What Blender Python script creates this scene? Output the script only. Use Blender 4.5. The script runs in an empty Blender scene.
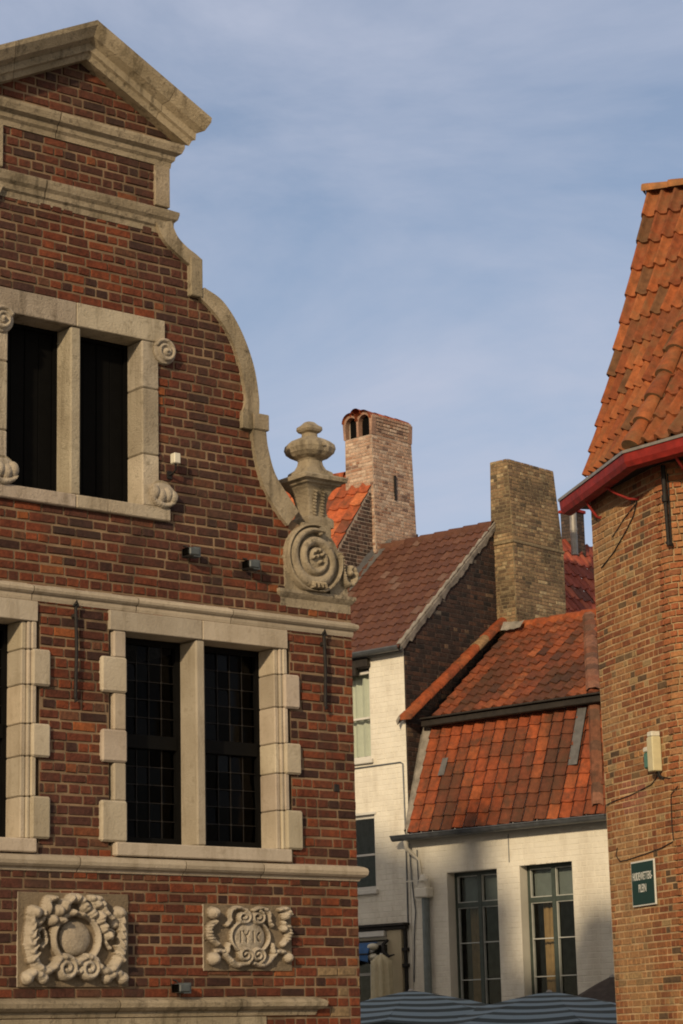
import bpy, math, random
import numpy as np
from mathutils import Vector, Matrix, noise, geometry
random.seed(11)
R = math.radians
scene = bpy.context.scene
COL = scene.collection

# ---------------------------------------------------------------- camera, sky, sun, exposure
CAM_H = 1.6; PITCH = 0.22964; ROLL = -0.02381
cd = bpy.data.cameras.new('camera'); cam = bpy.data.objects.new('camera', cd); COL.objects.link(cam)
fw = Vector((0, math.cos(PITCH), math.sin(PITCH))); rt = Vector((1, 0, 0)); up = rt.cross(fw)
RR = rt*math.cos(ROLL) + up*math.sin(ROLL); UU = -rt*math.sin(ROLL) + up*math.cos(ROLL)
m = Matrix((RR, UU, -fw)).transposed().to_4x4(); m.translation = (0, 0, CAM_H)
cam.matrix_world = m
cd.sensor_fit = 'VERTICAL'; cd.sensor_height = 36.0; cd.lens = 36.0*2290/1024
cd.clip_end = 3000; cd.clip_start = 0.1
scene.camera = cam

SUN_V = Vector((-0.335, -0.942, 0)).normalized(); SUN_EL = R(20)
world = bpy.data.worlds.new('World'); scene.world = world; world.use_nodes = True
nt = world.node_tree; N = nt.nodes; L = nt.links
bg = N['Background']; bg.inputs[1].default_value = 0.10
sky = N.new('ShaderNodeTexSky'); sky.sky_type = 'NISHITA'; sky.sun_disc = False
sky.sun_elevation = SUN_EL; sky.sun_rotation = math.atan2(SUN_V.x, SUN_V.y)
sky.air_density = 1.0; sky.dust_density = 0.6; sky.ozone_density = 2.2
tc = N.new('ShaderNodeTexCoord'); mp = N.new('ShaderNodeMapping'); mp.inputs['Scale'].default_value = (2.6, 2.6, 6.0)
mp.inputs['Rotation'].default_value = (0.0, R(14), 0)
n1 = N.new('ShaderNodeTexNoise'); n1.inputs['Scale'].default_value = 1.5; n1.inputs['Detail'].default_value = 7; n1.inputs['Roughness'].default_value = 0.58
n1.inputs['Distortion'].default_value = 0.4
rp = N.new('ShaderNodeValToRGB'); rp.color_ramp.elements[0].position = 0.33; rp.color_ramp.elements[1].position = 0.64
rp.color_ramp.elements[0].color = (0.30, 0.30, 0.30, 1); rp.color_ramp.elements[1].color = (0.92, 0.92, 0.92, 1)
mx = N.new('ShaderNodeMix'); mx.data_type = 'RGBA'
# thin cloud: cool lavender away from the low sun, warm cream towards it
dt = N.new('ShaderNodeVectorMath'); dt.operation = 'DOT_PRODUCT'; dt.inputs[1].default_value = (SUN_V.x, SUN_V.y, 0.1)
L.new(tc.outputs['Generated'], dt.inputs[0])
dr = N.new('ShaderNodeMapRange'); dr.inputs[1].default_value = -.55; dr.inputs[2].default_value = .55; L.new(dt.outputs['Value'], dr.inputs[0])
cm = N.new('ShaderNodeMix'); cm.data_type = 'RGBA'; cm.inputs[6].default_value = (5.2, 5.6, 6.9, 1); cm.inputs[7].default_value = (7.6, 6.2, 4.5, 1)
L.new(dr.outputs[0], cm.inputs[0]); L.new(cm.outputs[2], mx.inputs[7])
L.new(tc.outputs['Generated'], mp.inputs[0]); L.new(mp.outputs[0], n1.inputs['Vector']); L.new(n1.outputs[0], rp.inputs[0])
L.new(rp.outputs[0], mx.inputs[0]); L.new(sky.outputs[0], mx.inputs[6]); L.new(mx.outputs[2], bg.inputs[0])
sd = bpy.data.lights.new('sun', 'SUN'); sd.energy = 3.2; sd.angle = R(1.8); sd.color = (1.0, 0.79, 0.52)
so = bpy.data.objects.new('sun', sd); COL.objects.link(so)
sdir = Vector((SUN_V.x*math.cos(SUN_EL), SUN_V.y*math.cos(SUN_EL), math.sin(SUN_EL)))
so.rotation_euler = sdir.to_track_quat('Z', 'Y').to_euler(); so.location = sdir*60
vs = scene.view_settings; vs.view_transform = 'Standard'; vs.look = 'None'; vs.exposure = 0.0; vs.gamma = 1.0
scene.cycles.filter_width = 1.9
try: vs.use_curve_mapping = False
except Exception: pass

# ---------------------------------------------------------------- materials
def new_mat(name):
    m = bpy.data.materials.new(name); m.use_nodes = True
    return m, m.node_tree.nodes, m.node_tree.links, m.node_tree.nodes['Principled BSDF']
def mat_plain(name, col, rough=0.6, metal=0.0, var=0.15, scale=12.0, bump=0.0, bscale=60.0, spec=0.4):
    m, N, L, P = new_mat(name)
    tc = N.new('ShaderNodeTexCoord'); n = N.new('ShaderNodeTexNoise'); n.inputs['Scale'].default_value = scale; n.inputs['Detail'].default_value = 6
    L.new(tc.outputs['Object'], n.inputs['Vector'])
    r = N.new('ShaderNodeValToRGB'); r.color_ramp.elements[0].position = .3; r.color_ramp.elements[1].position = .7
    r.color_ramp.elements[0].color = tuple(c*(1-var) for c in col)+(1,); r.color_ramp.elements[1].color = tuple(min(1, c*(1+var)) for c in col)+(1,)
    L.new(n.outputs[0], r.inputs[0]); L.new(r.outputs[0], P.inputs['Base Color'])
    P.inputs['Roughness'].default_value = rough; P.inputs['Metallic'].default_value = metal; P.inputs['Specular IOR Level'].default_value = spec
    if bump:
        n2 = N.new('ShaderNodeTexNoise'); n2.inputs['Scale'].default_value = bscale; n2.inputs['Detail'].default_value = 5
        L.new(tc.outputs['Object'], n2.inputs['Vector'])
        b = N.new('ShaderNodeBump'); b.inputs['Strength'].default_value = bump; b.inputs['Distance'].default_value = 0.01
        L.new(n2.outputs[0], b.inputs['Height']); L.new(b.outputs[0], P.inputs['Normal'])
    return m
def mat_attr(name, rough=0.85, var=0.28, scale=26.0, bump=0.5, bscale=120.0, stain=None, stain_amt=0.0, sscale=1.6, spec=0.25, streak=0.0):
    """colour from the per-brick / per-tile attribute, mottled by noise, with weather stains of their own shape"""
    m, N, L, P = new_mat(name)
    a = N.new('ShaderNodeAttribute'); a.attribute_name = 'bc'
    tc = N.new('ShaderNodeTexCoord'); n = N.new('ShaderNodeTexNoise'); n.inputs['Scale'].default_value = scale; n.inputs['Detail'].default_value = 8; n.inputs['Roughness'].default_value = .65
    L.new(tc.outputs['Object'], n.inputs['Vector'])
    mr = N.new('ShaderNodeMapRange'); mr.inputs[1].default_value = .3; mr.inputs[2].default_value = .7; mr.inputs[3].default_value = 1-var; mr.inputs[4].default_value = 1+var
    L.new(n.outputs[0], mr.inputs[0])
    v = N.new('ShaderNodeVectorMath'); v.operation = 'SCALE'; L.new(a.outputs['Color'], v.inputs[0]); L.new(mr.outputs[0], v.inputs['Scale'])
    out = v.outputs[0]
    if stain:
        n3 = N.new('ShaderNodeTexNoise'); n3.inputs['Scale'].default_value = sscale; n3.inputs['Detail'].default_value = 9; n3.inputs['Roughness'].default_value = .7
        L.new(tc.outputs['Object'], n3.inputs['Vector'])
        r3 = N.new('ShaderNodeMapRange'); r3.inputs[1].default_value = .5; r3.inputs[2].default_value = .68; r3.inputs[3].default_value = 0; r3.inputs[4].default_value = stain_amt
        L.new(n3.outputs[0], r3.inputs[0])
        mx = N.new('ShaderNodeMix'); mx.data_type = 'RGBA'; mx.inputs[7].default_value = stain+(1,)
        L.new(r3.outputs[0], mx.inputs[0]); L.new(out, mx.inputs[6]); out = mx.outputs[2]
    if streak:
        mpp = N.new('ShaderNodeMapping'); mpp.inputs['Scale'].default_value = (2.6, 2.6, .45); L.new(tc.outputs['Object'], mpp.inputs[0])
        ns = N.new('ShaderNodeTexNoise'); ns.inputs['Scale'].default_value = 1.0; ns.inputs['Detail'].default_value = 8; ns.inputs['Roughness'].default_value = .62; L.new(mpp.outputs[0], ns.inputs['Vector'])
        rs_ = N.new('ShaderNodeMapRange'); rs_.inputs[1].default_value = .50; rs_.inputs[2].default_value = .66; rs_.inputs[4].default_value = streak; L.new(ns.outputs[0], rs_.inputs[0])
        m2 = N.new('ShaderNodeMix'); m2.data_type = 'RGBA'; m2.inputs[7].default_value = stain+(1,); L.new(rs_.outputs[0], m2.inputs[0]); L.new(out, m2.inputs[6]); out = m2.outputs[2]
    L.new(out, P.inputs['Base Color']); P.inputs['Roughness'].default_value = rough; P.inputs['Specular IOR Level'].default_value = spec
    n2 = N.new('ShaderNodeTexNoise'); n2.inputs['Scale'].default_value = bscale; n2.inputs['Detail'].default_value = 5
    L.new(tc.outputs['Object'], n2.inputs['Vector'])
    b = N.new('ShaderNodeBump'); b.inputs['Strength'].default_value = bump; b.inputs['Distance'].default_value = 0.006
    L.new(n2.outputs[0], b.inputs['Height']); L.new(b.outputs[0], P.inputs['Normal'])
    return m
def mat_stone(name, c1, c2, c3, bump=.9, dirt=.72):
    m, N, L, P = new_mat(name)
    tc = N.new('ShaderNodeTexCoord')
    def nz(s, d=8, r=.6):
        n = N.new('ShaderNodeTexNoise'); n.inputs['Scale'].default_value = s; n.inputs['Detail'].default_value = d; n.inputs['Roughness'].default_value = r
        L.new(tc.outputs['Object'], n.inputs['Vector']); return n
    a = nz(3.5); r = N.new('ShaderNodeValToRGB'); e = r.color_ramp.elements; e[0].position = .34; e[0].color = c2+(1,); e[1].position = .62; e[1].color = c1+(1,)
    L.new(a.outputs[0], r.inputs[0])
    b_ = nz(14, 10, .72); r2 = N.new('ShaderNodeMapRange'); r2.inputs[1].default_value = .52; r2.inputs[2].default_value = .72; r2.inputs[4].default_value = dirt
    L.new(b_.outputs[0], r2.inputs[0])
    mx = N.new('ShaderNodeMix'); mx.data_type = 'RGBA'; mx.inputs[7].default_value = c3+(1,)
    L.new(r2.outputs[0], mx.inputs[0]); L.new(r.outputs[0], mx.inputs[6])
    # rain streaks: noise drawn out downwards
    mpp = N.new('ShaderNodeMapping'); mpp.inputs['Scale'].default_value = (9, 9, 1.1); L.new(tc.outputs['Object'], mpp.inputs[0])
    ns = N.new('ShaderNodeTexNoise'); ns.inputs['Scale'].default_value = 1.0; ns.inputs['Detail'].default_value = 7; ns.inputs['Roughness'].default_value = .65; L.new(mpp.outputs[0], ns.inputs['Vector'])
    rs_ = N.new('ShaderNodeMapRange'); rs_.inputs[1].default_value = .52; rs_.inputs[2].default_value = .70; rs_.inputs[4].default_value = dirt*.8; L.new(ns.outputs[0], rs_.inputs[0])
    m2 = N.new('ShaderNodeMix'); m2.data_type = 'RGBA'; m2.inputs[7].default_value = c3+(1,); L.new(rs_.outputs[0], m2.inputs[0]); L.new(mx.outputs[2], m2.inputs[6])
    at_ = N.new('ShaderNodeAttribute'); at_.attribute_name = 'bc'; mu = N.new('ShaderNodeMix'); mu.data_type = 'RGBA'; mu.blend_type = 'MULTIPLY'; mu.inputs[0].default_value = 1
    L.new(m2.outputs[2], mu.inputs[6]); L.new(at_.outputs['Color'], mu.inputs[7]); L.new(mu.outputs[2], P.inputs['Base Color'])
    P.inputs['Roughness'].default_value = .9; P.inputs['Specular IOR Level'].default_value = .2
    c = nz(55, 8, .7); bp = N.new('ShaderNodeBump'); bp.inputs['Strength'].default_value = bump; bp.inputs['Distance'].default_value = .012
    L.new(c.outputs[0], bp.inputs['Height']); L.new(bp.outputs[0], P.inputs['Normal'])
    return m
def mat_glass(name, tint=(0.92, 0.95, 0.93), refl=1.0, rough=0.03):
    m, N, L, P = new_mat(name); N.remove(P)
    out = [n for n in N if n.type == 'OUTPUT_MATERIAL'][0]
    t = N.new('ShaderNodeBsdfTransparent'); t.inputs[0].default_value = tint+(1,)
    g = N.new('ShaderNodeBsdfGlossy'); g.inputs['Roughness'].default_value = rough; g.inputs[0].default_value = (.9*refl, .9*refl, .9*refl, 1)
    f = N.new('ShaderNodeFresnel'); f.inputs[0].default_value = 1.33
    mx = N.new('ShaderNodeMixShader'); L.new(f.outputs[0], mx.inputs[0]); L.new(t.outputs[0], mx.inputs[1]); L.new(g.outputs[0], mx.inputs[2])
    L.new(mx.outputs[0], out.inputs[0]); return m

M = {}
M['brick_red'] = mat_attr('red_brick', var=.42, stain=(.045, .030, .022), stain_amt=.5, bump=1.0, bscale=70, streak=.55)
M['brick_band'] = mat_plain('old_yellow_band', (.20, .15, .085), .9, var=.4, scale=20)
M['brick_flat'] = mat_plain('plain_red_brick', (.14, .045, .03), .9, var=.3, scale=5)
M['mortar'] = mat_plain('lime_mortar', (.20, .135, .080), .95, var=.55, scale=3.2, bump=.6, bscale=150)
M['brick_dark'] = mat_attr('dark_brick', var=.35, stain=(.02, .018, .016), stain_amt=.5)
M['mortar_dark'] = mat_plain('sooty_mortar', (.055, .045, .04), .95, var=.4, scale=7)
M['brick_pink'] = mat_attr('limewashed_brick', var=.3, stain=(.14, .10, .085), stain_amt=.5, sscale=4)
M['mortar_pale'] = mat_plain('pale_mortar', (.36, .29, .23), .95, var=.25, scale=9)
M['brick_yellow'] = mat_attr('yellow_brick', var=.38, stain=(.05, .040, .025), stain_amt=.8, sscale=3.2)
M['mortar_olive'] = mat_plain('weathered_mortar', (.20, .155, .09), .95, var=.35, scale=9)
M['brick_tower'] = mat_attr('tower_brick', var=.38, stain=(.30, .18, .075), stain_amt=.6, sscale=1.3, bump=.9, bscale=70)
M['mortar_tower'] = mat_plain('sandy_mortar', (.43, .30, .165), .95, var=.4, scale=3, bump=.5, bscale=120)
M['limewash'] = mat_attr('white_limewash', var=.07, scale=5, bump=.6, bscale=40, stain=(.46, .40, .31), stain_amt=.4, sscale=2.2, streak=.45)
M['limewash_base'] = mat_plain('white_limewash_joint', (.70, .66, .56), .9, var=.06, scale=4)
M['stone'] = mat_stone('weathered_limestone', (.49, .425, .335), (.38, .32, .245), (.15, .12, .08), dirt=.8, bump=1.2)
M['stone_old'] = mat_stone('lichened_limestone', (.42, .35, .25), (.28, .23, .155), (.075, .06, .038), bump=1.3, dirt=.95)
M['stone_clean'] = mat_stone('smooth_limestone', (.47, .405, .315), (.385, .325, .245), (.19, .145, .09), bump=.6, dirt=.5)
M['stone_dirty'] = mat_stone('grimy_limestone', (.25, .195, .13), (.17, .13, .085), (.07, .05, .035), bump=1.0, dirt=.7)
M['tile_orange'] = mat_attr('orange_pantile', rough=.75, var=.35, scale=14, stain=(.06, .035, .02), stain_amt=.8, sscale=4, streak=.5)
M['tile_brown'] = mat_attr('brown_pantile', rough=.6, var=.2, scale=12)
M['tile_tower'] = mat_attr('tower_tile', rough=.8, var=.38, scale=11, streak=.35, stain=(.16, .10, .045), stain_amt=.55, sscale=3.2)
M['lead'] = mat_plain('lead_flashing', (.13, .125, .12), .6, .2, .2)
M['cement'] = mat_plain('cement_fillet', (.24, .215, .18), .95, var=.35, scale=8, bump=.7, bscale=40)
M['timber_dark'] = mat_plain('dark_timber', (.022, .017, .013), .7, var=.35)
M['zinc'] = mat_plain('zinc_gutter', (.13, .14, .15), .5, .5, .25, scale=9)
M['zinc_bright'] = mat_plain('bright_zinc', (.30, .28, .25), .55, .4, .2, scale=9)
M['iron'] = mat_plain('black_iron', (.018, .015, .013), .7, .2, .4, scale=25, bump=.4)
M['black_paint'] = mat_plain('black_shutter_paint', (.0018, .0017, .0016), .8, 0, .3, spec=.12)
M['casement_dark'] = mat_plain('dark_casement', (.002, .0018, .0016), .7, 0, .3, spec=.15)
M['leading'] = mat_plain('lead_came', (.016, .013, .011), .6, .3, .3)
M['glass'] = mat_glass('window_glass', refl=.5)
M['glass_dim'] = mat_glass('leaded_glass', (.20, .19, .17), .22, .15)
M['casement_green'] = mat_plain('grey_green_casement', (.045, .06, .05), .5, 0, .2)
M['white_paint'] = mat_plain('white_paint', (.62, .60, .54), .55, 0, .06)
M['putty'] = mat_plain('pale_glazing_bar', (.42, .43, .40), .6, 0, .1)
M['curtain'] = mat_plain('ochre_curtain', (.30, .18, .085), .9, 0, .15)
M['sheer'] = mat_plain('sheer_curtain', (.62, .60, .52), .9, 0, .05)
M['blind'] = mat_plain('grey_blind', (.16, .17, .17), .8, 0, .1)
M['red_paint'] = mat_plain('red_gutter_paint', (.24, .016, .010), .7, 0, .35, scale=9)
M['pipe_grey'] = mat_plain('painted_downpipe', (.15, .175, .17), .55, 0, .15)
M['cream'] = mat_plain('cream_render', (.46, .39, .26), .85, 0, .1, scale=4)
M['blue_canvas'] = mat_plain('blue_canvas', (.035, .10, .24), .85, 0, .15)
M['cream_canvas'] = mat_plain('cream_canvas', (.48, .42, .28), .9, 0, .12)
M['grey_plastic'] = mat_plain('grey_lamp_housing', (.075, .085, .085), .5, 0, .2)
M['white_plastic'] = mat_plain('white_plastic', (.62, .59, .48), .5, 0, .06)
M['cream_plastic'] = mat_plain('cream_plastic', (.56, .50, .30), .5, 0, .08)
M['green_plastic'] = mat_plain('green_plastic', (.06, .16, .10), .4, 0, .2)
M['sign_green'] = mat_plain('green_enamel', (.004, .030, .017), .6, 0, .1)
M['sign_white'] = mat_plain('white_enamel', (.62, .62, .56), .4, 0, .05)
M['dark_canvas'] = mat_plain('dark_brown_canvas', (.05, .038, .032), .9, 0, .25)
M['blue_cap'] = mat_plain('blue_plastic', (.02, .10, .42), .5, 0, .1)
M['wood'] = mat_plain('umbrella_wood', (.16, .09, .045), .6, 0, .2)

# ---------------------------------------------------------------- mesh helpers
class MB:
    def __init__(s): s.v = []; s.f = []; s.c = []; s.m = []; s.sm = []
    def face(s, pts, col=(1, 1, 1), mi=0, smooth=False):
        b = len(s.v); s.v += [tuple(p) for p in pts]; s.f.append(tuple(range(b, b+len(pts)))); s.c.append(col); s.m.append(mi); s.sm.append(smooth)
    def grid(s, P, col=(1, 1, 1), mi=0, smooth=True, closeu=False, cols=None):
        """P[i][j] points"""
        b = len(s.v); ni = len(P); nj = len(P[0])
        for r in P: s.v += [tuple(p) for p in r]
        for i in range(ni-(0 if closeu else 1)):
            i2 = (i+1) % ni
            for j in range(nj-1):
                s.f.append((b+i*nj+j, b+i2*nj+j, b+i2*nj+j+1, b+i*nj+j+1)); s.c.append(cols(i, j) if cols else col); s.m.append(mi); s.sm.append(smooth)
    def box(s, x0, x1, y0, y1, z0, z1, col=(1, 1, 1), mi=0, bev=0.0):
        if col == (1, 1, 1): k_ = random.uniform(.80, 1.12); col = (k_, k_*random.uniform(.97, 1.01), k_*random.uniform(.93, 1.02))
        if x1 < x0: x0, x1 = x1, x0
        if y1 < y0: y0, y1 = y1, y0
        if z1 < z0: z0, z1 = z1, z0
        b = min(bev, (x1-x0)*.45, (y1-y0)*.45, (z1-z0)*.45)
        if b <= 0:
            V = [(x, y, z) for z in (z0, z1) for y in (y0, y1) for x in (x0, x1)]; o = len(s.v); s.v += V
            for q in ((0, 2, 3, 1), (4, 5, 7, 6), (0, 1, 5, 4), (2, 6, 7, 3), (0, 4, 6, 2), (1, 3, 7, 5)):
                s.f.append(tuple(o+k for k in q)); s.c.append(col); s.m.append(mi); s.sm.append(False)
            return
        o = len(s.v); idx = {}
        for ix in (0, 1):
            for iy in (0, 1):
                for iz in (0, 1):
                    X = (x0, x1)[ix]; Y = (y0, y1)[iy]; Z = (z0, z1)[iz]; sx = (1, -1)[ix]*b; sy = (1, -1)[iy]*b; sz = (1, -1)[iz]*b
                    for a, p in (('x', (X, Y+sy, Z+sz)), ('y', (X+sx, Y, Z+sz)), ('z', (X+sx, Y+sy, Z))):
                        idx[(ix, iy, iz, a)] = len(s.v); s.v.append(p)
        def q(l, flip=False):
            s.f.append(tuple(l)); s.c.append(col); s.m.append(mi); s.sm.append(False)
        for a in (0, 1):
            q([idx[(a, i, j, 'x')] for i, j in ((0, 0), (1, 0), (1, 1), (0, 1))])
            q([idx[(i, a, j, 'y')] for i, j in ((0, 0), (1, 0), (1, 1), (0, 1))])
            q([idx[(i, j, a, 'z')] for i, j in ((0, 0), (1, 0), (1, 1), (0, 1))])
        for i in (0, 1):
            for j in (0, 1):
                q([idx[(i, j, 0, 'x')], idx[(i, j, 1, 'x')], idx[(i, j, 1, 'y')], idx[(i, j, 0, 'y')]])
                q([idx[(i, 0, j, 'x')], idx[(i, 1, j, 'x')], idx[(i, 1, j, 'z')], idx[(i, 0, j, 'z')]])
                q([idx[(0, i, j, 'y')], idx[(1, i, j, 'y')], idx[(1, i, j, 'z')], idx[(0, i, j, 'z')]])
                for k in (0, 1): q([idx[(i, j, k, a)] for a in 'xyz'])
    def prism(s, poly, y0, y1, col=(1, 1, 1), mi=0):
        """polygon in x,z extruded from y0 to y1"""
        n = len(poly); tri = geometry.tessellate_polygon([[Vector((p[0], p[1], 0)) for p in poly]])
        o = len(s.v); s.v += [(p[0], y0, p[1]) for p in poly] + [(p[0], y1, p[1]) for p in poly]
        for t in tri:
            for off in (0, n):
                s.f.append(tuple(o+off+k for k in (t if off else t[::-1]))); s.c.append(col); s.m.append(mi); s.sm.append(False)
        for i in range(n):
            j = (i+1) % n; s.f.append((o+i, o+j, o+n+j, o+n+i)); s.c.append(col); s.m.append(mi); s.sm.append(False)
    def tube(s, pts, r, n=8, col=(1, 1, 1), mi=0, cap=True):
        pts = [Vector(p) for p in pts]; k = len(pts); rs = r if isinstance(r, (list, tuple)) else [r]*k
        P = []
        a = None
        for i, p in enumerate(pts):
            d = (pts[min(i+1, k-1)]-pts[max(i-1, 0)]).normalized()
            if a is None: a = d.orthogonal().normalized()
            a = (a-d*a.dot(d)); a = a.normalized() if a.length > 1e-6 else d.orthogonal().normalized()
            b = d.cross(a)
            P.append([p+(a*math.cos(t)+b*math.sin(t))*rs[i] for t in [2*math.pi*j/n for j in range(n+1)]])
        s.grid(P, col, mi, True)
        if cap: s.face(P[0][:-1][::-1], col, mi); s.face(P[-1][:-1], col, mi)
    def build(s, name, mats, parent=None, label=None):
        me = bpy.data.meshes.new(name); me.from_pydata(s.v, [], s.f)
        if not isinstance(mats, (list, tuple)): mats = [mats]
        for mm in mats: me.materials.append(mm)
        n = len(s.f); me.polygons.foreach_set('material_index', s.m); me.polygons.foreach_set('use_smooth', s.sm)
        tot = np.fromiter((len(f) for f in s.f), int, n); c = np.ones((n, 4), np.float32); c[:, :3] = np.array([q[:3] for q in s.c], np.float32)
        at = me.color_attributes.new('bc', 'FLOAT_COLOR', 'CORNER'); at.data.foreach_set('color', np.repeat(c, tot, axis=0).ravel())
        me.update()
        import bmesh
        bm = bmesh.new(); bm.from_mesh(me); bmesh.ops.recalc_face_normals(bm, faces=bm.faces); bm.to_mesh(me); bm.free()
        o = bpy.data.objects.new(name, me); COL.objects.link(o)
        if parent: o.parent = parent
        if label: o['label'] = label
        return o
def thing(name, label, cat, loc=(0, 0, 0), rz=0.0, group=None):
    o = bpy.data.objects.new(name, None); COL.objects.link(o); o.location = loc; o.rotation_euler = (0, 0, rz); o.empty_display_size = .2
    o['label'] = label; o['category'] = cat
    if group: o['group'] = group
    return o
def copy_tree(o, parent=None):
    c = o.copy(); COL.objects.link(c); c.parent = parent
    for ch in [q for q in bpy.data.objects if q.parent is o]: copy_tree(ch, c)
    return c
def mixc(a, b, t): return tuple(a[i]*(1-t)+b[i]*t for i in range(3))
def pick(pal):
    w = random.random()*sum(p[0] for p in pal)
    for p in pal:
        w -= p[0]
        if w <= 0: break
    k = random.uniform(.88, 1.12) if len(pal) > 1 else random.uniform(.99, 1.01); return tuple(c*k for c in p[1])
def bricks(mb, spans, z0, z1, course, bl, mapf, pal, gap=.011, depth=.006, xa=None, xb=None, mi=1, seed=0, irr=1.0, patch=None):
    """individual bricks: alternating stretcher and header courses clipped to spans(z)"""
    rnd = random.Random(seed); nrow = int((z1-z0)/course+.5)
    for i in range(nrow):
        za = z0+i*course; zb = za+course; zm = (za+zb)/2
        sp = spans(zm)
        if not sp: continue
        x = xa-bl*rnd.random(); joints = [x]; header = i % 2
        while x < xb+bl:
            w = bl*.5 if (header ^ (rnd.random() < .12)) else bl
            x += w*rnd.uniform(1-.07*irr, 1+.07*irr); joints.append(x)
        for a, b in sp:
            for j in range(len(joints)-1):
                p, q = max(joints[j], a), min(joints[j+1], b)
                if q-p < .03: continue
                g = gap/2*rnd.uniform(.7, 1.4); g2 = gap/2*rnd.uniform(.75, 1.35)
                X0, X1, Z0, Z1 = p+g, q-g, za+g2+rnd.uniform(-.001, .0015)*irr, zb-g2+rnd.uniform(-.0015, .001)*irr
                d = depth*rnd.uniform(.55, 1.35); e = .0035
                k = random.random
                t1, t2 = rnd.uniform(-.002, .002)*irr, rnd.uniform(-.002, .002)*irr
                A = [mapf(X0, Z0, 0), mapf(X1, Z0, 0), mapf(X1, Z1, 0), mapf(X0, Z1, 0)]
                B = [mapf(X0+e, Z0+e+t1, d), mapf(X1-e, Z0+e+t2, d), mapf(X1-e+t1, Z1-e+t2, d), mapf(X0+e, Z1-e+t1, d)]
                col = pick(pal)
                if patch: col = patch((p+q)/2, zm, col)
                mb.face(B, col, mi)
                for n_ in range(4): mb.face([A[n_], A[(n_+1) % 4], B[(n_+1) % 4], B[n_]], col, mi)
def wall_panel(mb, outline, holes, y0, y1, mi=0):
    """flat wall in the x,z plane with openings, between y0 (front) and y1 (back)"""
    loops = [[Vector((p[0], p[1], 0)) for p in outline]] + [[Vector((p[0], p[1], 0)) for p in h] for h in holes]
    flat = [p for l in loops for p in l]
    tris = geometry.tessellate_polygon(loops)
    for y in (y0, y1):
        o = len(mb.v); mb.v += [(p.x, y, p.y) for p in flat]
        for t in tris: mb.f.append(tuple(o+k for k in t)); mb.c.append((1, 1, 1)); mb.m.append(mi); mb.sm.append(False)
    for l in loops:
        for i in range(len(l)):
            a, b = l[i], l[(i+1) % len(l)]; mb.face([(a.x, y0, a.y), (b.x, y0, b.y), (b.x, y1, b.y), (a.x, y1, a.y)], (1, 1, 1), mi)
def rect(x0, x1, z0, z1): return [(x0, z0), (x1, z0), (x1, z1), (x0, z1)]
def cut(spans, z, holes):
    out = spans
    for (a, b, c, d) in holes:
        if c < z < d:
            n = []
            for p, q in out:
                if b <= p or a >= q: n.append((p, q)); continue
                if a > p: n.append((p, a))
                if b < q: n.append((b, q))
            out = n
    return out
def catmull(pts, n=8):
    pts = [np.array(p, float) for p in pts]; P = [2*pts[0]-pts[1]]+pts+[2*pts[-1]-pts[-2]]; out = []
    for i in range(1, len(P)-2):
        for k in range(n):
            t = k/n; a, b, c, d = P[i-1:i+3]
            out.append(.5*((2*b)+(-a+c)*t+(2*a-5*b+4*c-d)*t*t+(-a+3*b-3*c+d)*t**3))
    out.append(pts[-1]); return out
def moulding(mb, x0, x1, prof, col=(1, 1, 1), ret=0.3, left=False, mi=0, joint=None, smooth=False):
    """horizontal cornice along x on the wall plane y=0; prof = [(outward, z)], with mitred returns"""
    js = []; x = x0+random.uniform(.4, .8)
    while x < x1-.3: js.append(x); x += random.uniform(.65, 1.15)
    tint = [random.uniform(.82, 1.12) for _ in range(len(js)*2+6)]
    def ring(o, z):
        r = []; oi = max(0, o-.007) if o > .012 else o
        if left: r += [(x0-o, ret, z), (x0-o, -o, z)]
        else: r += [(x0, -o, z)]
        for q in js: r += [(q-.004, -o, z), (q-.0025, -oi, z), (q+.0025, -oi, z), (q+.004, -o, z)]
        r += [(x1+o, -o, z), (x1+o, ret, z)]
        return r
    off = 1 if left else 0
    def cf(i, j):
        k = (j-off)//4 if (j-off) % 4 == 0 else -1
        if j < off: k = 0
        t = tint[max(0, min(len(tint)-1, (j-off+3)//4))] if (j-off) % 4 == 0 or j < off or j >= off+4*len(js) else .45
        return (t, t*.985, t*.96)
    mb.grid([ring(o, z) for o, z in prof], col, mi, smooth, cols=cf)
    if not left: mb.face([(x0, -o, z) for o, z in prof]+[(x0, 0, prof[-1][1]), (x0, 0, prof[0][1])], col, mi)
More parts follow.
